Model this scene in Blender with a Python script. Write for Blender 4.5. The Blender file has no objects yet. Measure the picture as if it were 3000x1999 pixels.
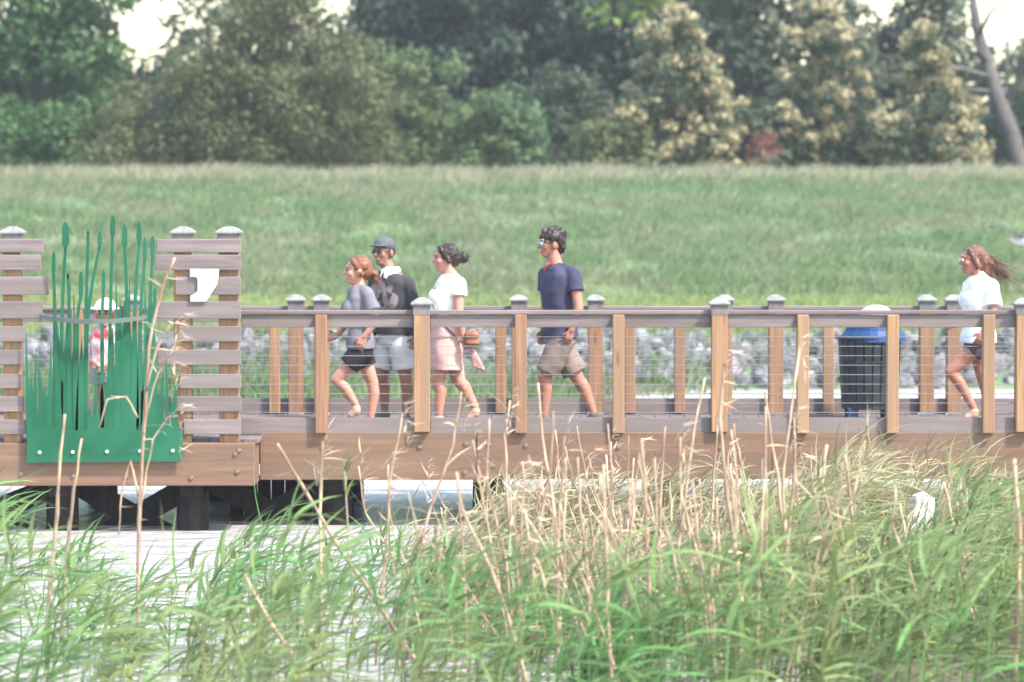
import bpy, math, random
import numpy as np
from mathutils import Vector, Matrix, noise

# ------------------------------------------------------------------ camera, light, exposure
S = bpy.context.scene
COL = S.collection
F_PX, CX, CY = 10020.0, 1500.0, 999.5          # focal length in photo pixels, photo centre
DECK = 0.81                                     # deck height above the water (z = 0)
CAM = Vector((0.0, -30.0, DECK + 2.0))
PITCH = math.atan(392.5 / F_PX)
cam = bpy.data.cameras.new('camera')
cam.sensor_width = 36.0
cam.lens = F_PX / 3000.0 * 36.0
cam.clip_start, cam.clip_end = 0.5, 3000.0
cam.dof.use_dof = True
cam.dof.focus_distance = 26.8
cam.dof.aperture_fstop = 2.0
camo = bpy.data.objects.new('camera', cam)
COL.objects.link(camo)
camo.location = CAM
camo.rotation_euler = (math.pi / 2 - PITCH, 0, 0)
S.camera = camo

SUN_EL, SUN_AZ = math.radians(52), math.radians(128)      # azimuth clockwise from +Y
world = bpy.data.worlds.new('World')
S.world = world
world.use_nodes = True
wn = world.node_tree
sky = wn.nodes.new('ShaderNodeTexSky')
sky.sky_type = 'NISHITA'
sky.sun_disc = False
sky.sun_elevation, sky.sun_rotation = SUN_EL, SUN_AZ
sky.dust_density, sky.air_density, sky.ozone_density = 1.5, 1.5, 1.0
wn.links.new(sky.outputs[0], wn.nodes['Background'].inputs[0])
wn.nodes['Background'].inputs[1].default_value = 0.15
sun = bpy.data.lights.new('sun', 'SUN')
sun.energy, sun.angle, sun.color = 2.6, math.radians(3.0), (1.0, 0.93, 0.84)
suno = bpy.data.objects.new('sun', sun)
COL.objects.link(suno)
sv = Vector((math.sin(SUN_AZ) * math.cos(SUN_EL), math.cos(SUN_AZ) * math.cos(SUN_EL), math.sin(SUN_EL)))
suno.rotation_euler = sv.to_track_quat('Z', 'Y').to_euler()
suno.location = (30, -30, 40)
S.view_settings.view_transform = 'Standard'
S.view_settings.look = 'None'
S.view_settings.gamma = 1.0
S.view_settings.use_curve_mapping = False
S.view_settings.exposure = 1.84
S.cycles.max_bounces = 6
S.cycles.transparent_max_bounces = 8
S.cycles.volume_bounces = 0

random.seed(7)
RNG = np.random.default_rng(7)
R = random.random
U = random.uniform


def at(px, py, Y):
    """photo pixel -> world point on the vertical plane y = Y (used to measure sizes and places off the photo)."""
    a, b = (px - CX) / F_PX, (CY - py) / F_PX
    c, s = math.cos(PITCH), math.sin(PITCH)
    d = Vector((a, c + b * s, -s + b * c))
    return CAM + d * ((Y - CAM.y) / d.y)


def X(px, Y):
    return at(px, CY, Y).x


def Z(py, Y):
    return at(CX, py, Y).z


# ------------------------------------------------------------------ mesh helpers
class MB:
    def __init__(self):
        self.v, self.f = [], []

    def add(self, vs, fs):
        n = len(self.v)
        self.v += [tuple(p) for p in vs]
        self.f += [tuple(i + n for i in q) for q in fs]

    def box(self, x0, x1, y0, y1, z0, z1, bev=0.0):
        if bev <= 0:
            self.add([(x0, y0, z0), (x1, y0, z0), (x1, y1, z0), (x0, y1, z0), (x0, y0, z1), (x1, y0, z1), (x1, y1, z1), (x0, y1, z1)],
                     [(0, 3, 2, 1), (4, 5, 6, 7), (0, 1, 5, 4), (1, 2, 6, 5), (2, 3, 7, 6), (3, 0, 4, 7)])
            return self
        lo, hi = (x0, y0, z0), (x1, y1, z1)
        vs, idx = [], {}
        for sx in (0, 1):
            for sy in (0, 1):
                for sz in (0, 1):
                    for ax in range(3):
                        s = (sx, sy, sz)
                        p = [(hi if s[k] else lo)[k] for k in range(3)]
                        for k in range(3):
                            if k != ax:
                                p[k] += -bev if s[k] else bev
                        idx[(sx, sy, sz, ax)] = len(vs)
                        vs.append(p)
        fs = []
        cyc = ((0, 0), (1, 0), (1, 1), (0, 1))
        for ax in range(3):
            o = [k for k in range(3) if k != ax]
            for side in (0, 1):
                q = []
                for a, b in cyc:
                    s = [0, 0, 0]
                    s[ax] = side
                    s[o[0]], s[o[1]] = a, b
                    q.append(idx[(*s, ax)])
                fs.append(q)
            for a, b in cyc:      # bevel strip along axis ax
                s0, s1 = [0, 0, 0], [0, 0, 0]
                s0[ax], s1[ax] = 0, 1
                for s in (s0, s1):
                    s[o[0]], s[o[1]] = a, b
                fs.append([idx[(*s0, o[0])], idx[(*s1, o[0])], idx[(*s1, o[1])], idx[(*s0, o[1])]])
        for sx in (0, 1):
            for sy in (0, 1):
                for sz in (0, 1):
                    fs.append([idx[(sx, sy, sz, a)] for a in range(3)])
        self.add(vs, fs)
        return self

    def tube(self, pts, rad, n=6, cap=True):
        pts = [Vector(p) for p in pts]
        if not hasattr(rad, '__len__'):
            rad = [rad] * len(pts)
        rings, ref = [], None
        for i, p in enumerate(pts):
            d = (pts[min(i + 1, len(pts) - 1)] - pts[max(i - 1, 0)]).normalized()
            if ref is None:
                ref = d.orthogonal().normalized()
            ref = (ref - d * ref.dot(d))
            ref = ref.normalized() if ref.length > 1e-6 else d.orthogonal().normalized()
            b = d.cross(ref)
            rings.append([p + (ref * math.cos(2 * math.pi * k / n) + b * math.sin(2 * math.pi * k / n)) * rad[i] for k in range(n)])
        vs = [q for r in rings for q in r]
        fs = []
        for i in range(len(rings) - 1):
            for k in range(n):
                fs.append((i * n + k, i * n + (k + 1) % n, (i + 1) * n + (k + 1) % n, (i + 1) * n + k))
        if cap:
            fs.append(tuple(range(n - 1, -1, -1)))
            fs.append(tuple((len(rings) - 1) * n + k for k in range(n)))
        self.add(vs, fs)
        return self

    def ell(self, c, rx, ry, rz, rot=None, nu=14, nv=9):
        c = Vector(c)
        vs, fs = [], []
        for j in range(1, nv):
            t = math.pi * j / nv
            for i in range(nu):
                p = 2 * math.pi * i / nu
                vs.append(Vector((rx * math.sin(t) * math.cos(p), ry * math.sin(t) * math.sin(p), rz * math.cos(t))))
        vs.append(Vector((0, 0, rz)))
        vs.append(Vector((0, 0, -rz)))
        a, b = len(vs) - 2, len(vs) - 1
        for j in range(nv - 2):
            for i in range(nu):
                fs.append((j * nu + i, (j + 1) * nu + i, (j + 1) * nu + (i + 1) % nu, j * nu + (i + 1) % nu))
        for i in range(nu):
            fs.append((a, i, (i + 1) % nu))
            fs.append((b, (nv - 2) * nu + (i + 1) % nu, (nv - 2) * nu + i))
        if rot is not None:
            vs = [rot @ v for v in vs]
        self.add([v + c for v in vs], fs)
        return self

    def cap(self, p0, p1, r0, r1, n=12):
        """tapered capsule with round ends"""
        p0, p1 = Vector(p0), Vector(p1)
        d = (p1 - p0)
        L = d.length
        d = d / L if L > 1e-6 else Vector((0, 0, 1))
        pts, rad = [], []
        for k in range(4):
            a = math.pi / 2 * (1 - k / 4)
            pts.append(p0 - d * (r0 * math.sin(a)))
            rad.append(max(r0 * math.cos(a), 0.0008))
        pts += [p0.lerp(p1, t) for t in (0.0, 0.5, 1.0)]
        rad += [r0, (r0 + r1) / 2, r1]
        for k in range(1, 5):
            a = math.pi / 2 * k / 4
            pts.append(p1 + d * (r1 * math.sin(a)))
            rad.append(max(r1 * math.cos(a), 0.0008))
        return self.tube(pts, rad, n)

    def loft(self, secs, fwd, side, n=18):
        """secs: (centre, half depth along fwd, half width along side); flat closed ends"""
        vs, fs = [], []
        for c, a, b in secs:
            c = Vector(c)
            for k in range(n):
                t = 2 * math.pi * k / n
                ct, st = math.cos(t), math.sin(t)
                e = 0.82
                vs.append(c + fwd * (a * math.copysign(abs(ct) ** e, ct)) + side * (b * math.copysign(abs(st) ** e, st)))
        for i in range(len(secs) - 1):
            for k in range(n):
                fs.append((i * n + k, i * n + (k + 1) % n, (i + 1) * n + (k + 1) % n, (i + 1) * n + k))
        fs.append(tuple(range(n - 1, -1, -1)))
        fs.append(tuple((len(secs) - 1) * n + k for k in range(n)))
        self.add(vs, fs)
        return self

    def prism(self, poly, y0, y1):
        """polygon in x,z given counter-clockwise or not, extruded along y"""
        n = len(poly)
        self.add([(x, y0, z) for x, z in poly] + [(x, y1, z) for x, z in poly],
                 [tuple(range(n)), tuple(range(2 * n - 1, n - 1, -1))] + [(k, (k + 1) % n + 0, n + (k + 1) % n, n + k) for k in range(n)])
        return self

    def mesh(self, name, mat, origin=(0, 0, 0), smooth=False):
        o = Vector(origin)
        me = bpy.data.meshes.new(name)
        me.from_pydata([(p[0] - o.x, p[1] - o.y, p[2] - o.z) for p in self.v], [], self.f)
        fix_normals(me)
        if smooth:
            me.polygons.foreach_set('use_smooth', [True] * len(me.polygons))
        if mat:
            me.materials.append(mat)
        return me

    def build(self, name, mat, parent=None, smooth=False, bevel=0):
        org = parent_world(parent) if parent else (0, 0, 0)
        ob = bpy.data.objects.new(name, self.mesh(name, mat, org, smooth))
        COL.objects.link(ob)
        if parent:
            ob.parent = parent
        return ob


def fix_normals(me):
    import bmesh
    bm = bmesh.new()
    bm.from_mesh(me)
    bmesh.ops.recalc_face_normals(bm, faces=bm.faces)
    bm.to_mesh(me)
    bm.free()


def parent_world(p):
    v = Vector((0, 0, 0))
    while p is not None:
        v = v + p.location
        p = p.parent
    return v


def thing(name, label, cat, loc, group=None):
    o = bpy.data.objects.new(name, None)
    COL.objects.link(o)
    o.location = loc
    o.empty_display_size = 0.2
    return tag(o, label, cat, group)


def tag(o, label=None, cat=None, group=None, kind=None):
    if label: o['label'] = label
    if cat: o['category'] = cat
    if group: o['group'] = group
    if kind: o['kind'] = kind
    return o


def inst(name, me, loc, parent=None, rot=None, scale=None):
    o = bpy.data.objects.new(name, me)
    COL.objects.link(o)
    o.location = Vector(loc) - (parent_world(parent) if parent else Vector((0, 0, 0)))
    if rot: o.rotation_euler = rot
    if scale: o.scale = scale
    if parent: o.parent = parent
    return o


def np_mesh(name, verts, quads, mat, smooth=False):
    verts = np.asarray(verts, dtype=np.float32).reshape(-1, 3)
    quads = np.asarray(quads, dtype=np.int32)
    k = quads.shape[1]
    me = bpy.data.meshes.new(name)
    me.vertices.add(len(verts))
    me.vertices.foreach_set('co', verts.ravel())
    me.loops.add(quads.size)
    me.loops.foreach_set('vertex_index', quads.ravel())
    me.polygons.add(len(quads))
    me.polygons.foreach_set('loop_start', np.arange(0, quads.size, k, dtype=np.int32))
    me.polygons.foreach_set('loop_total', np.full(len(quads), k, dtype=np.int32))
    if smooth:
        me.polygons.foreach_set('use_smooth', np.ones(len(quads), dtype=bool))
    me.update(calc_edges=True)
    me.materials.append(mat)
    return me


def np_obj(name, verts, quads, mat, parent=None, smooth=False):
    if parent:
        verts = np.asarray(verts) - np.array(parent_world(parent))
    o = bpy.data.objects.new(name, np_mesh(name, verts, quads, mat, smooth))
    COL.objects.link(o)
    if parent: o.parent = parent
    return o


def melt(mb, name, mat, parent, voxel=0.008, smooth=6, noise_amp=0.0, noise_scale=8.0):
    """fuse overlapping closed shapes into ONE continuous smooth surface"""
    org = parent_world(parent)
    tmp = bpy.data.objects.new('tmp', mb.mesh('tmp', None, org))
    COL.objects.link(tmp)
    m = tmp.modifiers.new('r', 'REMESH')
    m.mode, m.voxel_size, m.adaptivity = 'VOXEL', voxel, 0.0
    m = tmp.modifiers.new('s', 'SMOOTH')
    m.factor, m.iterations = 0.5, smooth
    dg = bpy.context.evaluated_depsgraph_get()
    me = bpy.data.meshes.new_from_object(tmp.evaluated_get(dg))
    bpy.data.objects.remove(tmp)
    me.name = name
    if noise_amp:
        nrm = np.zeros(len(me.vertices) * 3, dtype=np.float32)
        me.vertices.foreach_get('normal', nrm)
        co = np.zeros_like(nrm)
        me.vertices.foreach_get('co', co)
        co, nrm = co.reshape(-1, 3), nrm.reshape(-1, 3)
        d = np.array([noise.noise(Vector(p) * noise_scale) for p in co])
        me.vertices.foreach_set('co', (co + nrm * (noise_amp * d)[:, None]).astype(np.float32).ravel())
        me.update()
    me.polygons.foreach_set('use_smooth', [True] * len(me.polygons))
    me.materials.clear()
    me.materials.append(mat)
    o = bpy.data.objects.new(name, me)
    COL.objects.link(o)
    o.parent = parent
    return o


# ------------------------------------------------------------------ materials
def nodes(name):
    m = bpy.data.materials.new(name)
    m.use_nodes = True
    nt = m.node_tree
    return m, nt, nt.nodes['Principled BSDF'], nt.nodes, nt.links


def mat(name, c1, c2=None, scale=8.0, stretch=(1, 1, 1), rough=0.75, bump=0.0, isl=0.0, objvar=0.0, detail=5.0,
        transl=0.0, metal=0.0, spec=0.3, c3=None, big=0.0, coords='Object', knots=None, bscale=None, ramp=(0.35, 0.65)):
    m, nt, b, N, L = nodes(name)
    tc = N.new('ShaderNodeTexCoord')
    mp = N.new('ShaderNodeMapping')
    mp.inputs['Scale'].default_value = stretch
    if coords == 'World':
        g = N.new('ShaderNodeNewGeometry')
        L.new(g.outputs['Position'], mp.inputs[0])
    else:
        L.new(tc.outputs[coords], mp.inputs[0])
    nz = N.new('ShaderNodeTexNoise')
    nz.inputs['Scale'].default_value = scale
    nz.inputs['Detail'].default_value = detail
    L.new(mp.outputs[0], nz.inputs['Vector'])
    r = N.new('ShaderNodeValToRGB')
    r.color_ramp.elements[0].position, r.color_ramp.elements[1].position = ramp
    r.color_ramp.elements[0].color = (*c1, 1)
    r.color_ramp.elements[1].color = (*(c2 or c1), 1)
    L.new(nz.outputs[0], r.inputs[0])
    col = r.outputs[0]
    if c3 is not None:
        n2 = N.new('ShaderNodeTexNoise')
        n2.inputs['Scale'].default_value = big or scale / 6
        n2.inputs['Detail'].default_value = 3
        L.new(mp.outputs[0], n2.inputs['Vector'])
        r2 = N.new('ShaderNodeValToRGB')
        r2.color_ramp.elements[0].position, r2.color_ramp.elements[1].position = 0.42, 0.62
        L.new(n2.outputs[0], r2.inputs[0])
        mx = N.new('ShaderNodeMix')
        mx.data_type = 'RGBA'
        L.new(r2.outputs[0], mx.inputs[0])
        L.new(col, mx.inputs[6])
        mx.inputs[7].default_value = (*c3, 1)
        col = mx.outputs[2]
    if knots:
        mk = N.new('ShaderNodeMapping')
        mk.inputs['Scale'].default_value = knots
        L.new(mp.inputs[0].links[0].from_socket, mk.inputs[0])
        vo = N.new('ShaderNodeTexVoronoi')
        vo.inputs['Scale'].default_value = 1.6
        L.new(mk.outputs[0], vo.inputs['Vector'])
        rk = N.new('ShaderNodeValToRGB')
        rk.color_ramp.elements[0].position, rk.color_ramp.elements[1].position = .05, .13
        rk.color_ramp.elements[0].color = (.75, .75, .75, 1)
        rk.color_ramp.elements[1].color = (0, 0, 0, 1)
        L.new(vo.outputs['Distance'], rk.inputs[0])
        mxk = N.new('ShaderNodeMix')
        mxk.data_type = 'RGBA'
        L.new(rk.outputs[0], mxk.inputs[0])
        L.new(col, mxk.inputs[6])
        mxk.inputs[7].default_value = (c1[0] * .4, c1[1] * .35, c1[2] * .35, 1)
        col = mxk.outputs[2]
    if isl or objvar:
        hs = N.new('ShaderNodeHueSaturation')
        src = None
        if isl:
            g = N.new('ShaderNodeNewGeometry')
            src = g.outputs['Random Per Island']
        else:
            oi = N.new('ShaderNodeObjectInfo')
            src = oi.outputs['Random']
        mr = N.new('ShaderNodeMapRange')
        k = isl or objvar
        mr.inputs[3].default_value, mr.inputs[4].default_value = 1 - k, 1 + k
        L.new(src, mr.inputs[0])
        L.new(mr.outputs[0], hs.inputs['Value'])
        mh = N.new('ShaderNodeMapRange')
        mh.inputs[3].default_value, mh.inputs[4].default_value = 0.5 - 0.05 * k, 0.5 + 0.05 * k
        L.new(src, mh.inputs[0])
        L.new(mh.outputs[0], hs.inputs['Hue'])
        L.new(col, hs.inputs['Color'])
        col = hs.outputs[0]
    L.new(col, b.inputs['Base Color'])
    b.inputs['Roughness'].default_value = rough
    b.inputs['Metallic'].default_value = metal
    b.inputs['Specular IOR Level'].default_value = spec
    if bump:
        bp = N.new('ShaderNodeBump')
        bp.inputs['Strength'].default_value = bump
        bp.inputs['Distance'].default_value = 0.02
        if bscale:
            nb = N.new('ShaderNodeTexNoise')
            nb.inputs['Scale'].default_value = bscale
            nb.inputs['Detail'].default_value = 6
            L.new(mp.outputs[0], nb.inputs['Vector'])
            L.new(nb.outputs[0], bp.inputs['Height'])
        else:
            L.new(nz.outputs[0], bp.inputs['Height'])
        L.new(bp.outputs[0], b.inputs['Normal'])
    if transl:
        tr = N.new('ShaderNodeBsdfTranslucent')
        L.new(col, tr.inputs[0])
        ms = N.new('ShaderNodeMixShader')
        ms.inputs[0].default_value = transl
        L.new(b.outputs[0], ms.inputs[1])
        L.new(tr.outputs[0], ms.inputs[2])
        L.new(ms.outputs[0], N['Material Output'].inputs[0])
    return m


M = {}
M['post_wood'] = mat('post wood', (.215, .115, .060), (.35, .205, .115), 14, (2.2, 2.2, .12), .8, .25, objvar=.14, c3=(.235, .145, .09), big=3, knots=(4.5, 4.5, .9))
M['joist_wood'] = mat('joist wood', (.145, .084, .054), (.205, .124, .080), 9, (.16, 2, 2.4), .8, .25, objvar=.08, c3=(.15, .095, .066), big=2.2, knots=(.5, 1, 3.2))
M['grey_board'] = mat('weathered grey board', (.14, .110, .108), (.205, .165, .162), 10, (.18, 2, 2.2), .75, .2, objvar=.10, c3=(.15, .125, .115), big=2)
M['deck_wood'] = mat('deck wood', (.11, .086, .085), (.15, .12, .118), 10, (2, .2, 2), .8, .2, objvar=.12)
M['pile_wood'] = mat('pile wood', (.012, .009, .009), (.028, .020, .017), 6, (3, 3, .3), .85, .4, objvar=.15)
M['cap_light'] = mat('post cap', (.16, .16, .15), (.24, .24, .22), 20, rough=.5)
M['cap_neck'] = mat('post cap collar', (.13, .115, .115), (.18, .155, .155), 20, rough=.6)
M['cable'] = mat('steel cable', (.26, .26, .26), (.34, .33, .32), 40, rough=.35, metal=.7)
M['bolt'] = mat('bolt steel', (.16, .12, .10), (.26, .2, .17), 60, rough=.5, metal=.4)
M['bolt_bright'] = mat('zinc bolt', (.5, .55, .52), (.65, .68, .65), 60, rough=.35, metal=.5)
M['green_metal'] = mat('green painted steel', (.007, .072, .034), (.011, .098, .048), 3, rough=.6, bump=.05, spec=.2, objvar=.10, c3=(.018, .108, .058), big=1.6)
M['rail_metal'] = mat('grey green handrail', (.07, .09, .08), (.10, .12, .108), 12, rough=.5)
M['white_paint'] = mat('white paint', (.33, .41, .38), (.40, .46, .43), 6, rough=.4)
M['rock'] = mat('riprap rock', (.125, .12, .13), (.22, .21, .225), 4.5, rough=.9, bump=.8, objvar=.35, c3=(.09, .088, .085), big=2.5, bscale=12)
M['white_rock'] = mat('chalky rock', (.72, .70, .68), (.84, .82, .80), 7, rough=.85, bump=.4)
M['levee'] = mat('levee turf', (.09, .155, .07), (.12, .185, .088), 1.6, rough=.95, bump=.3, c3=(.18, .205, .12), big=.35, coords='World')
M['bench_turf'] = M['levee']
M['mud'] = mat('mud', (.10, .085, .06), (.16, .13, .10), 2.0, rough=.9, coords='World')
M['levee_grass'] = mat('tall levee grass', (.155, .228, .105), (.19, .257, .125), .9, rough=.8, isl=.2, transl=.42, c3=(.235, .26, .15), big=.45, coords='World')
M['levee_top'] = mat('seeding grass', (.29, .285, .18), (.37, .345, .23), 1.2, rough=.8, isl=.15, transl=.4, coords='World')
M['mown_grass'] = mat('mown bench grass', (.20, .25, .085), (.26, .30, .115), 1.0, rough=.8, isl=.15, transl=.4, coords='World')
M['shore_grass'] = mat('shore grass', (.09, .15, .055), (.15, .19, .085), 1.5, rough=.8, isl=.35, transl=.25, coords='World')
M['reed_green'] = mat('green reed leaf', (.095, .205, .06), (.15, .26, .085), 1.1, rough=.45, isl=.42, transl=.45, c3=(.235, .255, .10), big=.5, coords='World', spec=.4)
M['reed_olive'] = mat('olive reed leaf', (.235, .215, .11), (.33, .285, .17), 1.4, rough=.6, isl=.3, transl=.3, coords='World')
M['straw'] = mat('dry straw', (.36, .245, .165), (.56, .42, .30), 7, (3, 3, .6), .7, .1, objvar=.18, c3=(.27, .17, .115), big=9)
M['straw_leaf'] = mat('dry reed leaf', (.42, .31, .215), (.58, .45, .33), 9, rough=.7, transl=.2, isl=.2)
M['bark'] = mat('bark', (.045, .038, .032), (.09, .078, .066), 5, (3, 3, .5), .9, .5)
M['bark_pale'] = mat('pale bark', (.06, .055, .052), (.11, .10, .095), 5, (3, 3, .5), .9, .3)


def leaf_mat(name, a, b, c=None, isl=.35, tr=.3):
    return mat(name, a, b, .7, rough=.6, isl=isl, transl=tr, c3=c, big=.4, coords='World', spec=.3)


M['leaf_deep'] = leaf_mat('deep green leaf', (.032, .085, .030), (.06, .13, .042), (.08, .14, .042))
M['leaf_olive'] = leaf_mat('olive leaf', (.075, .098, .036), (.115, .13, .052), (.095, .10, .045))
M['leaf_dark'] = leaf_mat('dark leaf', (.022, .046, .030), (.042, .072, .042))
M['leaf_mid'] = leaf_mat('mid green leaf', (.05, .11, .055), (.09, .155, .07), (.11, .155, .06))
M['leaf_grey'] = leaf_mat('grey green leaf', (.055, .075, .045), (.085, .10, .06))
M['leaf_lime'] = leaf_mat('lime leaf', (.12, .19, .035), (.16, .22, .05))
M['leaf_wild'] = leaf_mat('thicket leaf', (.050, .080, .045), (.085, .11, .058))
M['blossom'] = leaf_mat('tan blossom', (.31, .27, .15), (.44, .385, .23), isl=.25)
M['blossom_red'] = leaf_mat('red blossom', (.16, .06, .05), (.20, .08, .06))
M['black_plastic'] = mat('black slat', (.018, .022, .026), (.035, .042, .048), 9, rough=.5)
M['blue_plastic'] = mat('blue liner', (.010, .038, .12), (.018, .055, .16), 6, rough=.5, bump=.3)
M['navy_plastic'] = mat('navy foot', (.03, .05, .12), (.05, .08, .16), 6, rough=.5)
M['white_plastic'] = mat('white lid', (.36, .35, .36), (.42, .41, .42), 6, rough=.4)


def skin_mat(name, c):
    m, nt, b, N, L = nodes(name)
    nz = N.new('ShaderNodeTexNoise')
    nz.inputs['Scale'].default_value = 14
    tc = N.new('ShaderNodeTexCoord')
    L.new(tc.outputs['Object'], nz.inputs['Vector'])
    r = N.new('ShaderNodeValToRGB')
    r.color_ramp.elements[0].color = (c[0] * .9, c[1] * .85, c[2] * .84, 1)
    r.color_ramp.elements[1].color = (c[0] * 1.08, c[1] * 1.05, c[2] * 1.05, 1)
    L.new(nz.outputs[0], r.inputs[0])
    L.new(r.outputs[0], b.inputs['Base Color'])
    b.inputs['Roughness'].default_value = .5
    b.inputs['Subsurface Weight'].default_value = .12
    b.inputs['Subsurface Radius'].default_value = (.02, .008, .005)
    return m


def cloth(name, c, k=.12, rough=.85):
    return mat(name, tuple(v * (1 - k) for v in c), tuple(min(v * (1 + k), .86) for v in c), 9, rough=rough, bump=.25, spec=.15, bscale=16)


# ------------------------------------------------------------------ water, terrain
def sm(a, b, x):
    t = min(max((x - a) / (b - a), 0), 1)
    return t * t * (3 - 2 * t)


def ground_z(x, y):
    z = -0.7
    if y > 14:
        sh = 0.9 * math.sin(x * .35 + 1) * .25
        edge = 22.6 - 5.0 * sm(3.5, -1.0, x)          # the grassy shore comes forward on the left
        if y < edge:
            z = -0.7 + 0.68 * sm(edge - 3.5, edge, y)
        elif y < 23:
            z = -0.02 + 0.10 * sm(edge, 23, y)
        if y >= 23:
            z = 0.08 + 0.62 * sm(22.6, 26.6, y) ** .9
        if y > 26.5:
            z = .70 + 0.36 * sm(26, 37, y)
        if y > 35.5:
            z = 1.05 + 2.43 * sm(33.0, 52.0, y) if y > 36.5 else z
        if y > 51.5:
            z = 3.48 - 2.5 * sm(51.5, 62, y)
        if y > 26:
            z += .05 * noise.noise(Vector((x * .35, y * .35, 3))) * sm(36, 40, y)
    if y < -1:
        bed = sm(-1.2, 2.2, x) * sm(-1, -3.5, y) * .72 + sm(3.2, 4.2, x) * sm(-.6, -2.5, y) * .1
        z = max(z, -0.7 + bed)
    if y < -17:
        z = max(z, -0.7 + 1.75 * sm(-18.5, -29, y))
    return z


xs = sorted(set(list(np.linspace(-30, 30, 121)) + [-150, -120, -80, -55, -40, 40, 55, 80, 120, 150]))
ys = sorted(set(list(np.arange(-36, 0, 1.0)) + list(np.arange(0, 14, 2.0)) + list(np.arange(14, 66, .5)) + [-90, -60, -45, 70, 80, 100, 140, 190]))
gv = np.array([(x, y, ground_z(x, y)) for y in ys for x in xs])
nx = len(xs)
gq = [(j * nx + i, j * nx + i + 1, (j + 1) * nx + i + 1, (j + 1) * nx + i) for j in range(len(ys) - 1) for i in range(nx - 1)]
gnd = np_obj('ground', gv, gq, M['levee'], smooth=True)
tag(gnd, kind='structure')
gnd.data.materials.append(M['mud'])
idx = np.array([1 if (ys[q[0] // nx] < 22.4) else 0 for q in gq], dtype=np.int32)
gnd.data.polygons.foreach_set('material_index', idx)

m, nt, b, N, L = nodes('water')
b.inputs['Base Color'].default_value = (.45, .42, .41, 1)
b.inputs['Roughness'].default_value = .18
b.inputs['IOR'].default_value = 1.33
b.inputs['Specular IOR Level'].default_value = .9
g = N.new('ShaderNodeNewGeometry')
mp = N.new('ShaderNodeMapping')
mp.inputs['Scale'].default_value = (1, 1.6, 1)
L.new(g.outputs['Position'], mp.inputs[0])
hs = []
for sc, w in ((2.2, 1.0), (7.0, .35)):
    n1 = N.new('ShaderNodeTexNoise')
    n1.inputs['Scale'].default_value = sc
    n1.inputs['Detail'].default_value = 4
    L.new(mp.outputs[0], n1.inputs['Vector'])
    mm = N.new('ShaderNodeMath')
    mm.operation = 'MULTIPLY'
    mm.inputs[1].default_value = w
    L.new(n1.outputs[0], mm.inputs[0])
    hs.append(mm)
ad = N.new('ShaderNodeMath')
L.new(hs[0].outputs[0], ad.inputs[0])
L.new(hs[1].outputs[0], ad.inputs[1])
bp = N.new('ShaderNodeBump')
bp.inputs['Strength'].default_value = 1.0
bp.inputs['Distance'].default_value = .16
L.new(ad.outputs[0], bp.inputs['Height'])
L.new(bp.outputs[0], b.inputs['Normal'])
M['water'] = m
w = MB()
w.add([(-150, -60, 0), (150, -60, 0), (150, 23.5, 0), (-150, 23.5, 0)], [(0, 1, 2, 3)])
tag(w.build('water', M['water']), kind='structure')

# ------------------------------------------------------------------ grass
GX, GY = np.arange(-26, 26.01, .25), np.arange(14, 56.01, .25)
GZ = np.array([[ground_z(x, y) for x in GX] for y in GY])


def gz_np(x, y):
    i = np.clip((x - GX[0]) / .25, 0, len(GX) - 1.001)
    j = np.clip((y - GY[0]) / .25, 0, len(GY) - 1.001)
    a, b_ = i.astype(int), j.astype(int)
    u, v = i - a, j - b_
    return (GZ[b_, a] * (1 - u) + GZ[b_, a + 1] * u) * (1 - v) + (GZ[b_ + 1, a] * (1 - u) + GZ[b_ + 1, a + 1] * u) * v


def lump(x, y, f):
    """smooth random-looking field between about -1 and 1"""
    return (np.sin(x * f * 1.3 + np.sin(y * f * .9 + 1.1) * 1.7) * np.cos(y * f * 1.6 + np.sin(x * f * .7) * 1.3) + .5 * np.sin(x * f * 3.1 + y * f * 2.3 + 2 * np.sin(y * f * 1.9)))


def blades(n, xr, yr, hr, wid, lean=(.1, .1), clump=None, keep=None):
    """curved grass blades rooted on the ground -> verts, quads"""
    x, y = RNG.uniform(*xr, n), RNG.uniform(*yr, n)
    h = RNG.uniform(*hr, n)
    if clump:
        d = lump(x, y, clump[0])
        h = h * (1 + .2 * d)
        ok = (d > clump[1]) | (RNG.random(n) < .4)
        x, y, h = x[ok], y[ok], h[ok]
    if keep:
        ok = np.array([keep(a, b_) for a, b_ in zip(x, y)])
        x, y, h = x[ok], y[ok], h[ok]
    n = len(x)
    z = gz_np(x, y)
    lx, ly = RNG.normal(lean[0], .45, n) * h, RNG.normal(0, .4, n) * h
    ang = RNG.uniform(0, math.pi, n)
    w_ = wid * RNG.uniform(.6, 1.3, n)
    wx, wy = np.cos(ang) * w_, np.sin(ang) * w_ * .6
    V = []
    for fx, fz, s_ in ((0, -.08, 1), (.35, .6, .8), (1, 1, .15)):
        for sg in (-1, 1):
            V.append(np.stack([x + lx * fx + sg * wx * s_, y + ly * fx + sg * wy * s_, z + h * fz], 1))
    V = np.stack(V, 1).reshape(-1, 3)
    k = np.arange(n)[:, None] * 6
    return V, np.concatenate([k + np.array([[0, 1, 3, 2]]), k + np.array([[2, 3, 5, 4]])])


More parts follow.
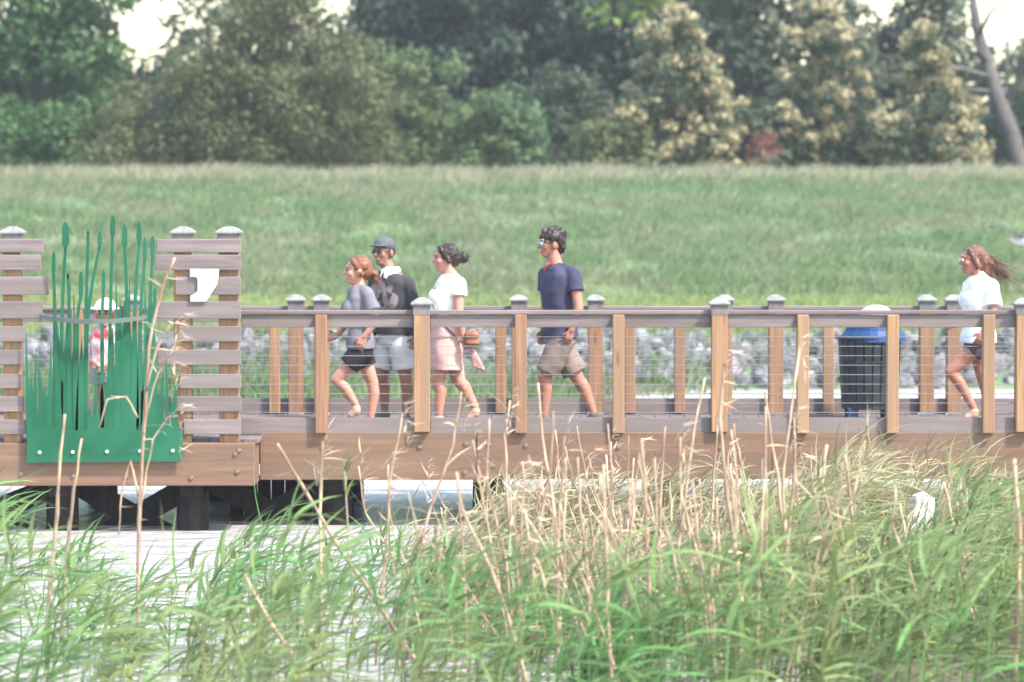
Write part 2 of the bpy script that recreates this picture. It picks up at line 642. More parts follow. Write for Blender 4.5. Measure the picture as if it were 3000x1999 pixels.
XR = (-22, 22)
V, Q = blades(260000, XR, (36.3, 52.2), (.06, .24), .016, (.25, 0), (.9, -.5))
tag(np_obj('levee_grass', V, Q, M['levee_grass']), 'tall green grass covering the levee slope', 'grass', kind='stuff')
V, Q = blades(46000, XR, (48.6, 53.0), (.10, .40), .013, (.25, 0), (1.1, -.2))
tag(np_obj('seeding_grass', V, Q, M['levee_top']), 'pale seeding grass along the levee crest', 'grass', kind='stuff')
V, Q = blades(82000, XR, (26.6, 38.4), (.04, .12), .018, (.2, 0))
tag(np_obj('mown_grass', V, Q, M['mown_grass']), 'short yellow green grass on the strip above the rocks', 'grass', kind='stuff')


def shore_keep(x, y):
    return R() < sm(4.2, 2.0, x) * .95 + .03


V, Q = blades(22000, (-16, 6), (17.4, 23.6), (.12, .5), .014, (.2, 0), (.6, -.1), keep=shore_keep)
V2, Q2 = blades(2600, (-16, 16), (23.4, 26.6), (.25, .5), .014, (.2, 0), (.55, .12))
Q = np.concatenate([Q, Q2 + len(V)])
V = np.concatenate([V, V2])
tag(np_obj('shore_grass', V, Q, M['shore_grass']), 'rough green grass growing along the far shore and between the rocks', 'grass', kind='stuff')

# ------------------------------------------------------------------ riprap rocks
import bmesh


def rock_mesh(seed, mat_, name='rock'):
    bm = bmesh.new()
    bmesh.ops.create_icosphere(bm, subdivisions=2, radius=1.0)
    rs = random.Random(seed)
    cuts = [(Vector((rs.gauss(0, 1), rs.gauss(0, 1), rs.gauss(0, 1))).normalized(), rs.uniform(.5, .85)) for _ in range(9)]
    for v in bm.verts:
        for nrm, d in cuts:
            e = v.co.dot(nrm) - d
            if e > 0:
                v.co -= nrm * e
        v.co += v.co.normalized() * .10 * noise.noise(v.co * 2.3 + Vector((seed, 0, 0)))
    me = bpy.data.meshes.new(name)
    bm.to_mesh(me)
    bm.free()
    me.materials.append(mat_)
    return me


ROCKS = [rock_mesh(i * 3 + 1, M['rock']) for i in range(12)]
spots = []
for _ in range(6000):
    y = U(22.7, 26.0)
    x = U(-11.0, 11.0)
    r = U(.12, .27) * (1.12 if y < 24 else .9)
    if all((x - a) ** 2 + ((y - b_) * 1.1) ** 2 > (.72 * (r + c)) ** 2 for a, b_, c in spots):
        spots.append((x, y, r))
inview = sorted(spots, key=lambda s: -s[2] + (2 if abs(s[0]) > 8.6 else 0))
for i, (x, y, r) in enumerate(inview[:298]):
    o = inst('rock', ROCKS[i % 12], (x, y, ground_z(x, y) + r * .32), rot=(U(0, 6), U(0, 6), U(0, 6)), scale=(r * U(.85, 1.25), r * U(.85, 1.15), r * U(.7, 1.0)))
    tag(o, 'grey angular riprap rock on the far shore bank behind the boardwalk', 'rock', 'riprap rocks along the far shore')
mb = MB()
for x, y, r in inview[298:] + [(U(-22, 22), U(22.7, 26.0), U(.15, .24)) for _ in range(350)]:
    src = ROCKS[int(R() * 12)]
    if abs(x) < 8.6 and r > .2 and (x, y, r) not in inview[298:]:
        continue
    rot = Matrix.Rotation(U(0, 6), 3, 'Z') @ Matrix.Rotation(U(0, 6), 3, 'X')
    c = Vector((x, y, ground_z(x, y) + r * .2))
    mb.add([rot @ v.co * r + c for v in src.vertices], [tuple(p.vertices) for p in src.polygons])
tag(mb.build('riprap_rubble', M['rock']), 'smaller grey rubble stones filling between the riprap rocks', 'rubble', kind='stuff')


# ------------------------------------------------------------------ trees
def crown_leaves(clumps, leaf, n_per, flat=.6, bias=.85):
    """clumps: list of (centre, rx, ry, rz); leaf faces spread through each clump's outer volume"""
    V, Q = [], []
    for (c, rx, ry, rz) in clumps:
        n = max(int(n_per * rx * rz), 6)
        d = RNG.normal(size=(n, 3))
        d /= np.linalg.norm(d, axis=1)[:, None]
        rr = RNG.uniform(.25, 1.08, size=n)[:, None] ** .45
        p = np.array(c) + d * rr * np.array([rx, ry, rz])
        p += RNG.normal(size=(n, 3)) * leaf * .6
        nr = d * bias + RNG.normal(size=(n, 3)) * .42 + np.array([0, 0, .35])
        nr /= np.linalg.norm(nr, axis=1)[:, None]
        t = np.cross(nr, RNG.normal(size=(n, 3)))
        t /= np.linalg.norm(t, axis=1)[:, None]
        s = np.cross(nr, t)
        l = leaf * RNG.uniform(.65, 1.35, size=n)[:, None] ** 1.8
        a, b_, c_, e = p - t * l, p + s * l * flat, p + t * l - nr * l * .25, p - s * l * flat
        V.append(np.stack([a, b_, c_, e], 1).reshape(-1, 3))
    V = np.concatenate(V)
    return V, np.arange(len(V)).reshape(-1, 4)


def env_clumps(n, inside, bounds, size, y0, depth):
    """clump centres inside a silhouette given in photo pixels, thick in depth"""
    out = []
    tries = 0
    while len(out) < n and tries < n * 60:
        tries += 1
        px, py = U(bounds[0], bounds[1]), U(bounds[2], bounds[3])
        if not inside(px, py):
            continue
        y = y0 + depth * U(-1, 1)
        p = at(px, py, y)
        s = size * U(.6, 1.35)
        out.append((p, s * U(.9, 1.3), s, s * U(.7, 1.05)))
    return out


def poly_in(poly):
    def f(x, y):
        ins = False
        j = len(poly) - 1
        for i in range(len(poly)):
            xi, yi = poly[i]
            xj, yj = poly[j]
            if (yi > y) != (yj > y) and x < (xj - xi) * (y - yi) / (yj - yi) + xi:
                ins = not ins
            j = i
        return ins
    return f


def tree(name, label, cat, poly, y0, depth, n, size, leafm, leaf, n_per, trunk_px, group=None, bark='bark', trunk_r=.18, flower=None, extra=None, limbs=7):
    xs_, ys_ = [p[0] for p in poly], [p[1] for p in poly]
    base_x = X(trunk_px, y0)
    gz = ground_z(base_x, y0)
    t = thing(name, label, cat, (base_x, y0, gz), group)
    cl = env_clumps(n, poly_in(poly), (min(xs_), max(xs_), min(ys_), max(ys_)), size, y0, depth)
    V, Q = crown_leaves(cl, leaf, n_per)
    np_obj('crown', V, Q, M[leafm], t)
    if flower:
        fm, frac, fl = flower
        pick = [c for c in cl if R() < frac]
        sub = []
        for (c, rx, ry, rz) in pick:
            for _ in range(5):
                d = Vector((random.gauss(0, 1), random.gauss(0, 1) - .7, random.gauss(0, 1) + .9)).normalized()
                sub.append((Vector(c) + Vector((d.x * rx, d.y * ry, d.z * rz)) * .95, rx * .42, ry * .42, rz * .42))
        V, Q = crown_leaves(sub, fl, n_per * 1.9)
        np_obj('blossom', V, Q, M[fm], t)
    top = max(p[2] for p in [c[0] for c in cl])
    mb = MB()
    lean = U(-.3, .3)
    h = (top - gz) * .8
    pts = [Vector((base_x + lean * k / 5 * .6 + U(-.06, .06), y0 + U(-.06, .06), gz - .1 + h * k / 5)) for k in range(6)]
    mb.tube(pts, [trunk_r * (1.25 - .2 * k) if k else trunk_r * 1.5 for k in range(6)], 8)
    for c in random.sample(cl, min(limbs, len(cl))):
        e = Vector(c[0])
        s = pts[int(U(1, 4.9))]
        mid = s.lerp(e, .5) + Vector((0, 0, .12 * (e - s).length))
        mb.tube([s, mid, e], [trunk_r * .45, trunk_r * .28, trunk_r * .08], 5)
    mb.build('trunk', M[bark], t, smooth=True)
    return t


TG = 'trees and bushes beyond the levee'
# far dark trees first
tree('dark_tree', 'tall dark tree behind the middle of the row, shading the bushes', 'tree',
     [(900, 500), (930, 110), (1010, 60), (1090, 30), (1110, -120), (1500, -160), (1540, 500)], 74, 2.2, 170, .8, 'leaf_dark', .11, 380, 1260, TG, trunk_r=.3)
tree('dark_tree', 'tall dark tree behind the first flowering tree', 'tree',
     [(1400, 500), (1400, -160), (1900, -160), (2010, 100), (2050, 500)], 75, 2.2, 170, .8, 'leaf_dark', .11, 380, 1720, TG, trunk_r=.3)
tree('grey_green_tree', 'grey green tree filling the gap between the first two flowering trees', 'tree',
     [(1950, 500), (1990, 60), (2080, -120), (2420, -120), (2480, 0), (2520, 110), (2600, 150), (2560, 500)], 71, 2.0, 150, .7, 'leaf_grey', .13, 220, 2250, TG, bark='bark_pale')
tree('grey_green_tree', 'thin grey green tree under the white sky at the right end of the row', 'tree',
     [(2500, 500), (2560, 120), (2620, 60), (2650, -60), (2780, -60), (2800, 80), (2860, 150), (2960, 170), (3010, 150), (3220, 120), (3300, 500)], 73, 2.0, 135, .7, 'leaf_grey', .13, 200, 2960, TG, bark='bark_pale')
tree('dark_tree', 'dark tree far left behind the deep green tree and the olive tree', 'tree',
     [(-300, 500), (-300, 60), (150, 190), (300, 210), (400, 190), (480, 215), (560, 230), (760, 200), (900, 160), (960, 500)], 76, 2.0, 150, .8, 'leaf_dark', .11, 360, 420, TG, trunk_r=.28)
tree('open_tree', 'open crowned tree with sky showing through, behind the olive tree', 'tree',
     [(500, 220), (480, 120), (500, -120), (760, -120), (740, 60), (660, 160), (560, 230)], 70, 1.0, 46, .42, 'leaf_grey', .11, 170, 600, TG)
tree('broadleaf_tree', 'deep green broadleaf tree at the left end with sunlit leaf patches', 'tree',
     [(-350, 500), (-350, -150), (400, -150), (412, 10), (385, 65), (330, 95), (345, 150), (395, 170), (335, 225), (350, 300), (340, 380), (420, 500)], 63, 2.2, 230, .55, 'leaf_deep', .085, 560, 110, TG, trunk_r=.3)
tree('lime_tree', 'lime green leafy branch top peeking over the dark trees', 'tree',
     [(1760, 60), (1780, -160), (1960, -160), (1930, 20), (1850, 70)], 69, .7, 14, .5, 'leaf_lime', .13, 130, 2010, TG, trunk_r=.12)
tree('olive_tree', 'broad olive green tree with fine leaves, rounded like a dome', 'tree',
     [(290, 500), (270, 420), (330, 330), (390, 260), (480, 215), (560, 170), (640, 60), (720, -50), (860, -50), (940, 20), (1050, 150), (1120, 260), (1135, 360), (1120, 500)],
     59.5, 1.9, 300, .44, 'leaf_olive', .055, 1000, 690, TG, trunk_r=.25)
bush = [('mid green bush right beside the olive tree', [(1090, 500), (1080, 250), (1120, 150), (1220, 140), (1330, 190), (1380, 300), (1370, 500)], 62, 55, 'leaf_mid'),
        ('lower mid green bush in the middle of the row', [(1360, 500), (1370, 300), (1450, 260), (1560, 300), (1590, 500)], 60, 40, 'leaf_mid'),
        ('wild thicket bush left of the first flowering tree', [(1560, 500), (1570, 240), (1660, 190), (1760, 260), (1800, 500)], 62.5, 45, 'leaf_wild'),
        ('low olive bush under the first flowering tree', [(1680, 500), (1700, 370), (1790, 340), (1880, 380), (1900, 500)], 57.5, 30, 'leaf_olive'),
        ('low thicket between the first and second flowering trees', [(2060, 500), (2080, 330), (2180, 300), (2290, 340), (2300, 500)], 60, 34, 'leaf_wild'),
        ('low thicket between the second and third flowering trees', [(2480, 500), (2500, 370), (2580, 330), (2660, 380), (2680, 500)], 59.5, 30, 'leaf_wild'),
        ('dark low bush at the foot of the leaning bare trunk', [(2840, 500), (2850, 330), (2960, 280), (3120, 260), (3200, 500)], 64, 40, 'leaf_dark'),
        ('small bush with pale leaves at the left end under the broadleaf tree', [(-60, 500), (-40, 340), (120, 310), (240, 350), (270, 500)], 59, 40, 'leaf_deep')]
for lab, poly, y0, n, lm in bush:
    tree('bush', lab, 'bush', poly, y0, .9, int(n * 1.8), .32, lm, .065, 900, sum(p[0] for p in poly) / len(poly), TG, trunk_r=.07, limbs=5)


def cone(cx, top, hw, base=500):
    return [(cx - hw, base), (cx - hw * .95, base - 60), (cx - hw * .55, top + (base - top) * .5), (cx - hw * .30, top + 70), (cx, top - 25), (cx + hw * .32, top + 70),
            (cx + hw * .6, top + (base - top) * .5), (cx + hw * .92, base - 90), (cx + hw, base)]


tree('flowering_tree', 'tall cone shaped tree with tan blossom, leftmost of the three', 'tree', cone(1975, 25, 215), 58.5, 1.1, 130, .32, 'leaf_wild', .065, 800, 1975, TG, flower=('blossom', .85, .055), trunk_r=.13)
tree('flowering_tree', 'cone shaped tree with tan blossom, middle one of the three', 'tree', cone(2400, 0, 205), 60, 1.1, 130, .32, 'leaf_wild', .065, 800, 2400, TG, flower=('blossom', .7, .055), trunk_r=.13)
tree('flowering_tree', 'shorter cone shaped tree with tan blossom beside the leaning bare trunk', 'tree', cone(2710, 105, 190), 58, 1.0, 110, .31, 'leaf_wild', .065, 800, 2710, TG, flower=('blossom', .75, .055), trunk_r=.12)
tree('red_bush', 'small bush with reddish flowers at the foot of the flowering trees', 'bush', [(2190, 480), (2200, 400), (2240, 380), (2280, 410), (2285, 480)], 57, .4, 7, .25, 'blossom_red', .08, 220, 2235, TG, trunk_r=.04, limbs=3)
# leaning bare trunk
lp = [at(2995, 520, 61), at(2965, 400, 61), at(2920, 280, 61.2), at(2890, 180, 61.4), at(2862, 80, 61.5), at(2845, -40, 61.5)]
lt = thing('bare_tree', 'leaning grey tree trunk with bare side branches at the far right', 'tree', (X(3010, 61), 61, ground_z(10, 61)), TG)
mb = MB()
mb.tube([Vector((X(3020, 61), 61, ground_z(10, 61) - .1))] + lp, [.34, .27, .24, .21, .18, .14, .09], 8)
mb.build('trunk', M['bark_pale'], lt, smooth=True)
for (a, b_, c) in (((2905, 225), (2830, 205), (2770, 200)), ((2918, 270), (2840, 262), (2760, 250)), ((2890, 180), (2850, 120), (2800, 90)), ((2925, 300), (2990, 250), (3040, 220)), ((2868, 100), (2900, 40), (2960, -20)),
                   ((2840, 205), (2700, 180), (2560, 160)), ((2800, 258), (2650, 225), (2550, 220))):
    mb = MB()
    mb.tube([at(*a, 61.2), at(*b_, 61.0), at(*c, 60.8)], [.07, .05, .025], 5)
    mb.build('branch', M['bark_pale'], lt, smooth=True)

# ------------------------------------------------------------------ boardwalk
XL, XR_ = -9.0, 9.5
Y2 = 3.0
bw = thing('boardwalk', 'timber boardwalk with broad tan edge beams standing over the water', 'boardwalk', (0, 1.5, 0))
XB = X(745, -.6)                                     # right end of the bump-out
me = MB().box(-.068, .068, -1.47, 1.47, -.04, 0, .004).mesh('deck_board', M['deck_wood'])
k = 0
x = XL
while x < XR_:
    inst('deck_board', me, (x + .07, 1.54, DECK), bw)
    x += .142
me2 = MB().box(-.068, .068, -.28, .28, -.04, 0, .004).mesh('deck_board', M['deck_wood'])
x = XL
while x < XB - .1:
    inst('deck_board', me2, (x + .07, -.24, DECK), bw)
    x += .142
xe = X(1397, 0)
MB().box(XB + .004, xe - .002, -.055, -.005, Z(1405, 0), Z(1266, 0), .006).build('rim_joist', M['joist_wood'], bw)
MB().box(xe + .002, X(2260, 0), -.067, -.005, Z(1402, 0), Z(1266, 0), .006).build('rim_joist', M['joist_wood'], bw)
MB().box(X(2260, 0) + .004, XR_, -.055, -.005, Z(1402, 0), Z(1266, 0), .006).build('rim_joist', M['joist_wood'], bw)
MB().box(XL, XB, -.60, -.54, Z(1424, -.6), Z(1298, -.6), .007).build('rim_joist', M['joist_wood'], bw)
MB().box(XB - .06, XB, -.536, -.06, Z(1424, -.6), Z(1298, -.6), .006).build('rim_joist', M['joist_wood'], bw)
MB().box(XL, XR_, 3.03, 3.08, .44, .80, .006).build('rim_joist', M['joist_wood'], bw)
for yy in (.7, 1.35, 2.0, 2.6):
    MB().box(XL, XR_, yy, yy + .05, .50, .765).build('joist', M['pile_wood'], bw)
bolt = MB().tube([(0, 0, 0), (0, -.012, 0)], [.022, .017], 10).mesh('bolt', M['bolt'])
bolts = [(700, 1320, -.6), (695, 1382, -.6), (62, 1388, -.6), (215, 1395, -.6), (370, 1398, -.6), (560, 1400, -.6), (690, 1330, -.6),
         (1365, 1300, -.055), (1362, 1385, -.055), (1540, 1305, -.067), (1445, 1365, -.067), (1433, 1303, -.067), (1812, 1310, -.067), (2110, 1310, -.067), (1230, 1310, -.055), (945, 1310, -.055)]
for px, py, yy in bolts:
    inst('bolt', bolt, at(px, py, yy - .002), bw)
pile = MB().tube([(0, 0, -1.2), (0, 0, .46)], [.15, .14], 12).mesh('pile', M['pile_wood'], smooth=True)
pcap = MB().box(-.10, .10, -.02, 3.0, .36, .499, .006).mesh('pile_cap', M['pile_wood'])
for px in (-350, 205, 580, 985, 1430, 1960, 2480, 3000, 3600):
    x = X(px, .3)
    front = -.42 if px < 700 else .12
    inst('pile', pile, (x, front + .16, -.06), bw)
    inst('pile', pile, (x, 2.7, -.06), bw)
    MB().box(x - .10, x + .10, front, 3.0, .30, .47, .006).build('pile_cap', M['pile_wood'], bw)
# longitudinal X bracing between the front piles of the bump-out, plus one pair by the main span
def brace(xa, za, xb, zb, y, w=.10):
    d = Vector((xb - xa, 0, zb - za)).normalized()
    n_ = Vector((-d.z, 0, d.x)) * w
    mb_ = MB().prism([(xa + n_.x, za + n_.z), (xb + n_.x, zb + n_.z), (xb - n_.x, zb - n_.z), (xa - n_.x, za - n_.z)], y, y + .05)
    mb_.build('brace', M['pile_wood'], bw)
for a, b_ in ((-350, 205), (205, 580), (580, 985)):
    xa, xb = X(a, 0), X(b_, 0)
    yy = .06 if a < 500 else .5
    brace(xa, .40, xb, -.25, yy)
    brace(xb, .40, xa, -.25, yy + .06)
# dark timber bulkhead under the deck beside the bump-out
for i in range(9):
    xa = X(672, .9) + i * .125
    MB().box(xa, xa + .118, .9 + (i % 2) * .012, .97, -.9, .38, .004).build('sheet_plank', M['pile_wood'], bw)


def post_cap(x, y, z, w, parent):
    """low pyramid cap with a collar"""
    a = w / 2 + .022
    c = MB().box(x - w / 2 - .006, x + w / 2 + .006, y - w / 2 - .006, y + w / 2 + .006, z - .085, z + .002, .004).build('post_cap', M['cap_neck'], parent)
    mb_ = MB()
    vs, fs = [], []
    for s, h in ((1.0, 0.002), (1.04, .014), (1.0, .024), (.62, .052), (.25, .068)):
        vs += [(x - a * s, y - a * s, z + h), (x + a * s, y - a * s, z + h), (x + a * s, y + a * s, z + h), (x - a * s, y + a * s, z + h)]
    for r in range(4):
        for q in range(4):
            fs.append((r * 4 + q, r * 4 + (q + 1) % 4, (r + 1) * 4 + (q + 1) % 4, (r + 1) * 4 + q))
    fs += [(3, 2, 1, 0), (16, 17, 18, 19)]
    mb_.add(vs, fs)
    mb_.build('cap_top', M['cap_light'], c)
    return c


def railing(label, Y, x0, x1, capped, slim, front, toe=True, ztop=None):
    """front = -1: posts stand on the camera side of the rails"""
    t = thing('railing', label, 'railing', (x0, Y, DECK), 'boardwalk railings')
    zt = ztop or Z(909, 0)
    cuts = sorted(capped)
    edges = [x0] + cuts + [x1]
    for i in range(len(edges) - 1):
        a = edges[i] + (.072 if i > 0 else 0)
        b_ = edges[i + 1] - (.072 if i < len(edges) - 2 else 0)
        if b_ - a < .05: continue
        MB().box(a, b_, Y - .075, Y + .05, zt - .036, zt, .006).build('top_rail', M['grey_board'], t)
        MB().box(a, b_, Y - .052, Y - .012, zt - .150, zt - .040, .004).build('sub_rail', M['grey_board'], t)
        MB().box(a, b_, Y - .052, Y - .012, DECK + .004, DECK + .155, .004).build('toe_board', M['grey_board'], t)
    for x in capped:
        MB().box(x - .07, x + .07, Y - .125, Y + .02, DECK - .0 + .012 if front > 0 else DECK + .03, zt - .02, .006).build('post', M['post_wood'], t)
        post_cap(x, Y - .052, zt + .045, .14, t)
    for x in slim:
        MB().box(x - .052, x + .052, Y - .122, Y - .02, DECK + .02, zt - .038, .006).build('post', M['post_wood'], t)
    for k in range(9):
        z = DECK + .20 + k * .083
        MB().tube([(x0, Y - .07, z), (x1, Y - .07, z)], .0032, 6).build('cable', M['cable'], t)
    return t


railing('near cable railing with tan posts in front of the walking people', 0, X(708, 0), XR_, [X(p, -.05) for p in (1236, 2107, 2998, 3860)],
        [X(p, -.08) for p in (941, 1526, 1812, 2352, 2615, 2896, 3260, 3560)], -1)
railing('far cable railing behind the walking people on the boardwalk', Y2, XL, XR_, [X(p, Y2) for p in (-430, 390, 868, 943, 1520, 1744, 2122, 2271, 2712, 2792, 3400)],
        [X(p, Y2) for p in (40, 230, 806, 1467, 1845, 1990, 2425, 3100)], 1, ztop=Z(897, Y2))

# ------------------------------------------------------------------ slatted screens and the cattail panel
ROWS = [(701, 740), (747, 792), (811, 864), (883, 934), (956, 1001), (1025, 1069), (1096, 1138), (1161, 1206), (1229, 1272)]
YS = -.56
def screen(label, x_lefts, x_rights, posts):
    t = thing('slat_screen', label, 'slatted screen', (X(posts[0], YS), YS, DECK - .05), 'slatted screens beside the cattail panel')
    for (a, b_), xl, xr in zip(ROWS, x_lefts, x_rights):
        MB().box(X(xl, YS), X(xr, YS), YS - .04, YS, Z(b_, YS), Z(a, YS), .005).build('slat', M['grey_board'], t)
    for p in posts:
        x = X(p, YS)
        hw = .085 if p > 600 else .075
        MB().box(x - hw, x + hw, YS + .002, YS + .15, Z(1298, -.56) + .003, Z(700, YS), .006).build('post', M['post_wood'], t)
        post_cap(x, YS + .076, Z(697, YS) + .03, hw * 2 + .01, t)
    return t


screen('taller slatted grey screen on tan posts carrying the white numeral', (460, 455, 515, 455, 525, 462, 527, 470, 538), (707,) * 9, (535, 670))
screen('slatted grey screen cut off by the left edge, left of the green cattails', (-420,) * 9, (130, 122, 146, 126, 76, 70, 64, 70, 76), (35, -250))

YP = -.655
pn = thing('cattail_panel', 'green painted steel cutout of cattails bolted to the boardwalk edge', 'sculpture', (X(305, YP), YP, Z(1355, YP)))
def pp(px, py):
    p = at(px, py, YP)
    return (p.x, p.z)
MB().prism([pp(78, 1356), pp(536, 1352), pp(535, 1256), pp(500, 1246), pp(440, 1262), pp(330, 1250), pp(230, 1262), pp(140, 1248), pp(80, 1258)], YP - .006, YP + .006).build('base_plate', M['green_metal'], pn)
lay = [0]
def blade(xb, xt, yt, w, yb=1290, bend=0):
    lay[0] = (lay[0] + 1) % 9
    y0 = YP - .0045 + lay[0] * .0011
    L_, R_ = [], []
    for i in range(6):
        s = i / 5
        x = xb + (xt - xb) * s + bend * math.sin(math.pi * s)
        y = yb + (yt - yb) * s
        ww = w * .5 * (1 - s ** 2.2) + .6
        L_.append(pp(x - ww, y))
        R_.append(pp(x + ww, y))
    MB().prism(L_ + R_[::-1], y0, y0 + .005).build('blade', M['green_metal'], pn)
for a in ((84, 76, 970, 12), (95, 90, 1090, 20), (112, 98, 1150, 22), (130, 112, 1060, 22), (150, 128, 1130, 26), (168, 168, 945, 36), (194, 196, 930, 34), (214, 224, 920, 30), (232, 240, 985, 24),
          (266, 262, 1190, 24), (292, 300, 1120, 22), (318, 330, 960, 32), (343, 352, 876, 28), (366, 366, 872, 34), (385, 378, 930, 34), (405, 414, 1015, 28), (428, 436, 900, 34),
          (448, 446, 880, 32), (462, 480, 1080, 22), (480, 462, 1150, 24), (505, 520, 1060, 14), (520, 500, 1170, 24), (205, 180, 1110, 30), (120, 150, 1180, 24), (395, 420, 1130, 26), (350, 322, 1090, 30), (172, 160, 850, 16), (198, 206, 830, 14), (222, 216, 860, 14), (345, 340, 800, 14), (372, 380, 815, 14), (400, 396, 860, 14), (432, 424, 800, 14), (446, 452, 830, 12), (250, 246, 1010, 12), (276, 282, 1060, 12), (100, 106, 1020, 12), (142, 150, 1000, 14), (492, 486, 1040, 12)):
    blade(*a)
for (xb, xs_, xt, yt, yh, hw) in ((160, 161, 157, 738, 800, 7), (178, 181, 192, 652, 722, 13), (204, 203, 199, 800, 812, 4), (250, 252, 258, 672, 690, 6), (245, 256, 292, 678, 722, 9), (222, 227, 237, 798, 868, 8),
                              (318, 323, 330, 632, 692, 9), (300, 299, 303, 792, 850, 7), (374, 373, 365, 658, 722, 10), (388, 394, 407, 652, 706, 9), (405, 411, 424, 698, 758, 7), (428, 437, 447, 692, 752, 8), (446, 447, 453, 842, 925, 6)):
    # stem, then the seed head as its own piece
    lay[0] = (lay[0] + 1) % 9
    y0 = YP - .0045 + lay[0] * .0011
    pts = [(xb, 1270), ((xb + xs_) / 2, 1100), (xs_, 930), ((xs_ + xt) / 2 + (xs_ - xt) * .1, (930 + yh) / 2), (xt, yh)]
    st = MB().prism([pp(x - 6.5 + i * .55, y) for i, (x, y) in enumerate(pts)] + [pp(x + 6.5 - i * .55, y) for i, (x, y) in reversed(list(enumerate(pts)))], y0, y0 + .005)
    s = st.build('cattail', M['green_metal'], pn)
    hw *= .82
    q = [(xt - hw, yh - 8), (xt - hw * .6, yh + 3), (xt + hw * .5, yh + 3), (xt + hw, yh - 8), (xt + hw * .95, yt + 14), (xt + hw * .45, yt), (xt - hw * .35, yt - 1), (xt - hw * .9, yt + 14)]
    MB().prism([pp(*z) for z in q], YP - .0075, YP + .0075).build('seed_head', M['green_metal'], s)
bb = MB().tube([(0, 0, 0), (0, -.014, 0)], [.018, .013], 10).mesh('bolt', M['bolt_bright'])
for px, py in ((116, 1326), (213, 1325), (313, 1324), (410, 1322), (506, 1321)):
    inst('bolt', bb, at(px, py, YP - .0065), pn)
# curved handrail in front of the panel
cr = thing('handrail', 'thin curved grey handrail bowing across the green cattail panel', 'handrail', (X(290, YP), YP, DECK))
mb = MB()
pts = []
for i in range(13):
    s = i / 12
    px = 118 + (438 - 118) * s
    bow = math.sin(math.pi * s)
    p = at(px, 927 + 14 * bow ** .7, YP)
    pts.append((p.x, -.60 - .18 * bow, p.z))
for i in range(12):
    (x0, y0, z0), (x1, y1, z1) = pts[i], pts[i + 1]
    h = .019
    mb.add([(x0, y0 - .04, z0 - h), (x1, y1 - .04, z1 - h), (x1, y1 - .04, z1 + h), (x0, y0 - .04, z0 + h), (x0, y0, z0 - h), (x1, y1, z1 - h), (x1, y1, z1 + h), (x0, y0, z0 + h)],
           [(0, 1, 2, 3), (7, 6, 5, 4), (3, 2, 6, 7), (4, 5, 1, 0)] + ([(0, 3, 7, 4)] if i == 0 else []) + ([(1, 5, 6, 2)] if i == 11 else []))
mb.build('rail', M['rail_metal'], cr)
for p in (pts[0], pts[-1]):
    MB().box(p[0] - .02, p[0] + .02, p[1] + .002, p[1] + .05, p[2] - .05, p[2] + .02, .003).build('bracket', M['cap_neck'], cr)
# white numeral
nm = [(557, 788), (642, 788), (641, 808), (637, 834), (604, 884), (558, 884), (558, 866), (570, 861), (579, 852), (579, 818), (575, 812), (557, 812)]
o = MB().prism([(at(x, y, YS - .05).x, at(x, y, YS - .05).z) for x, y in nm], YS - .062, YS - .042).build('numeral', M['white_paint'])
org = Vector((X(600, YS), YS - .05, Z(835, YS)))
for v in o.data.vertices: v.co -= org
o.location = org
tag(o, 'white numeral shaped like a 7 fixed on the slatted screen', 'sign')

# ------------------------------------------------------------------ litter bin
YB = 2.25
bx = X(2548, YB)
lb = thing('litter_bin', 'black slatted litter bin with blue liner and white domed lid by the far railing', 'bin', (bx, YB, DECK))
sb = 10020 / (30 + YB)
zb = lambda py: Z(py, YB)
for k in range(22):
    a = 2 * math.pi * k / 22
    c = Vector((bx + math.cos(a) * .285, YB + math.sin(a) * .285, 0))
    mb = MB()
    tn = Vector((-math.sin(a), math.cos(a), 0)) * .034
    nr = Vector((math.cos(a), math.sin(a), 0)) * .012
    z0, z1 = DECK + .10, zb(985)
    bot = Vector((bx + math.cos(a) * .25, YB + math.sin(a) * .25, z0))
    top = c + Vector((0, 0, z1))
    mb.add([bot - tn - nr, bot + tn - nr, bot + tn + nr, bot - tn + nr, top - tn - nr, top + tn - nr, top + tn + nr, top - tn + nr],
           [(0, 3, 2, 1), (4, 5, 6, 7), (0, 1, 5, 4), (1, 2, 6, 5), (2, 3, 7, 6), (3, 0, 4, 7)])
    mb.build('slat', M['black_plastic'], lb)
for z, r in ((DECK + .16, .262), (zb(1060), .278), (zb(990), .298)):
    mb = MB()
    for k in range(24):
        a0, a1 = 2 * math.pi * k / 24, 2 * math.pi * (k + 1.02) / 24
        mb.tube([(bx + math.cos(a0) * r, YB + math.sin(a0) * r, z), (bx + math.cos(a1) * r, YB + math.sin(a1) * r, z)], .014, 6)
    mb.build('hoop', M['black_plastic'], lb)
MB().tube([(bx, YB, DECK + .12), (bx, YB, zb(984))], [.225, .255], 24).build('drum', M['black_plastic'], lb, smooth=False)
mb = MB()
rs = [(zb(1000), .312), (zb(986), .305), (zb(968), .26), (zb(945), .24), (zb(938), .20)]
for i in range(4):
    mb.tube([(bx + .03, YB, rs[i][0]), (bx + .03, YB, rs[i + 1][0])], [rs[i][1], rs[i + 1][1]], 22, cap=(i in (0, 3)))
mb.build('liner', M['blue_plastic'], lb)
mb = MB()
prev = None
for i in range(7):
    a = math.pi / 2 * i / 6
    mb_r = .165 * math.cos(a) + .002
    z = zb(930) + .12 * math.sin(a)
    if prev: mb.tube([(bx + .06, YB, prev[0]), (bx + .06, YB, z)], [prev[1], mb_r], 20, cap=(i in (1, 6)))
    prev = (z, mb_r)
mb.build('lid', M['white_plastic'], lb, smooth=True)
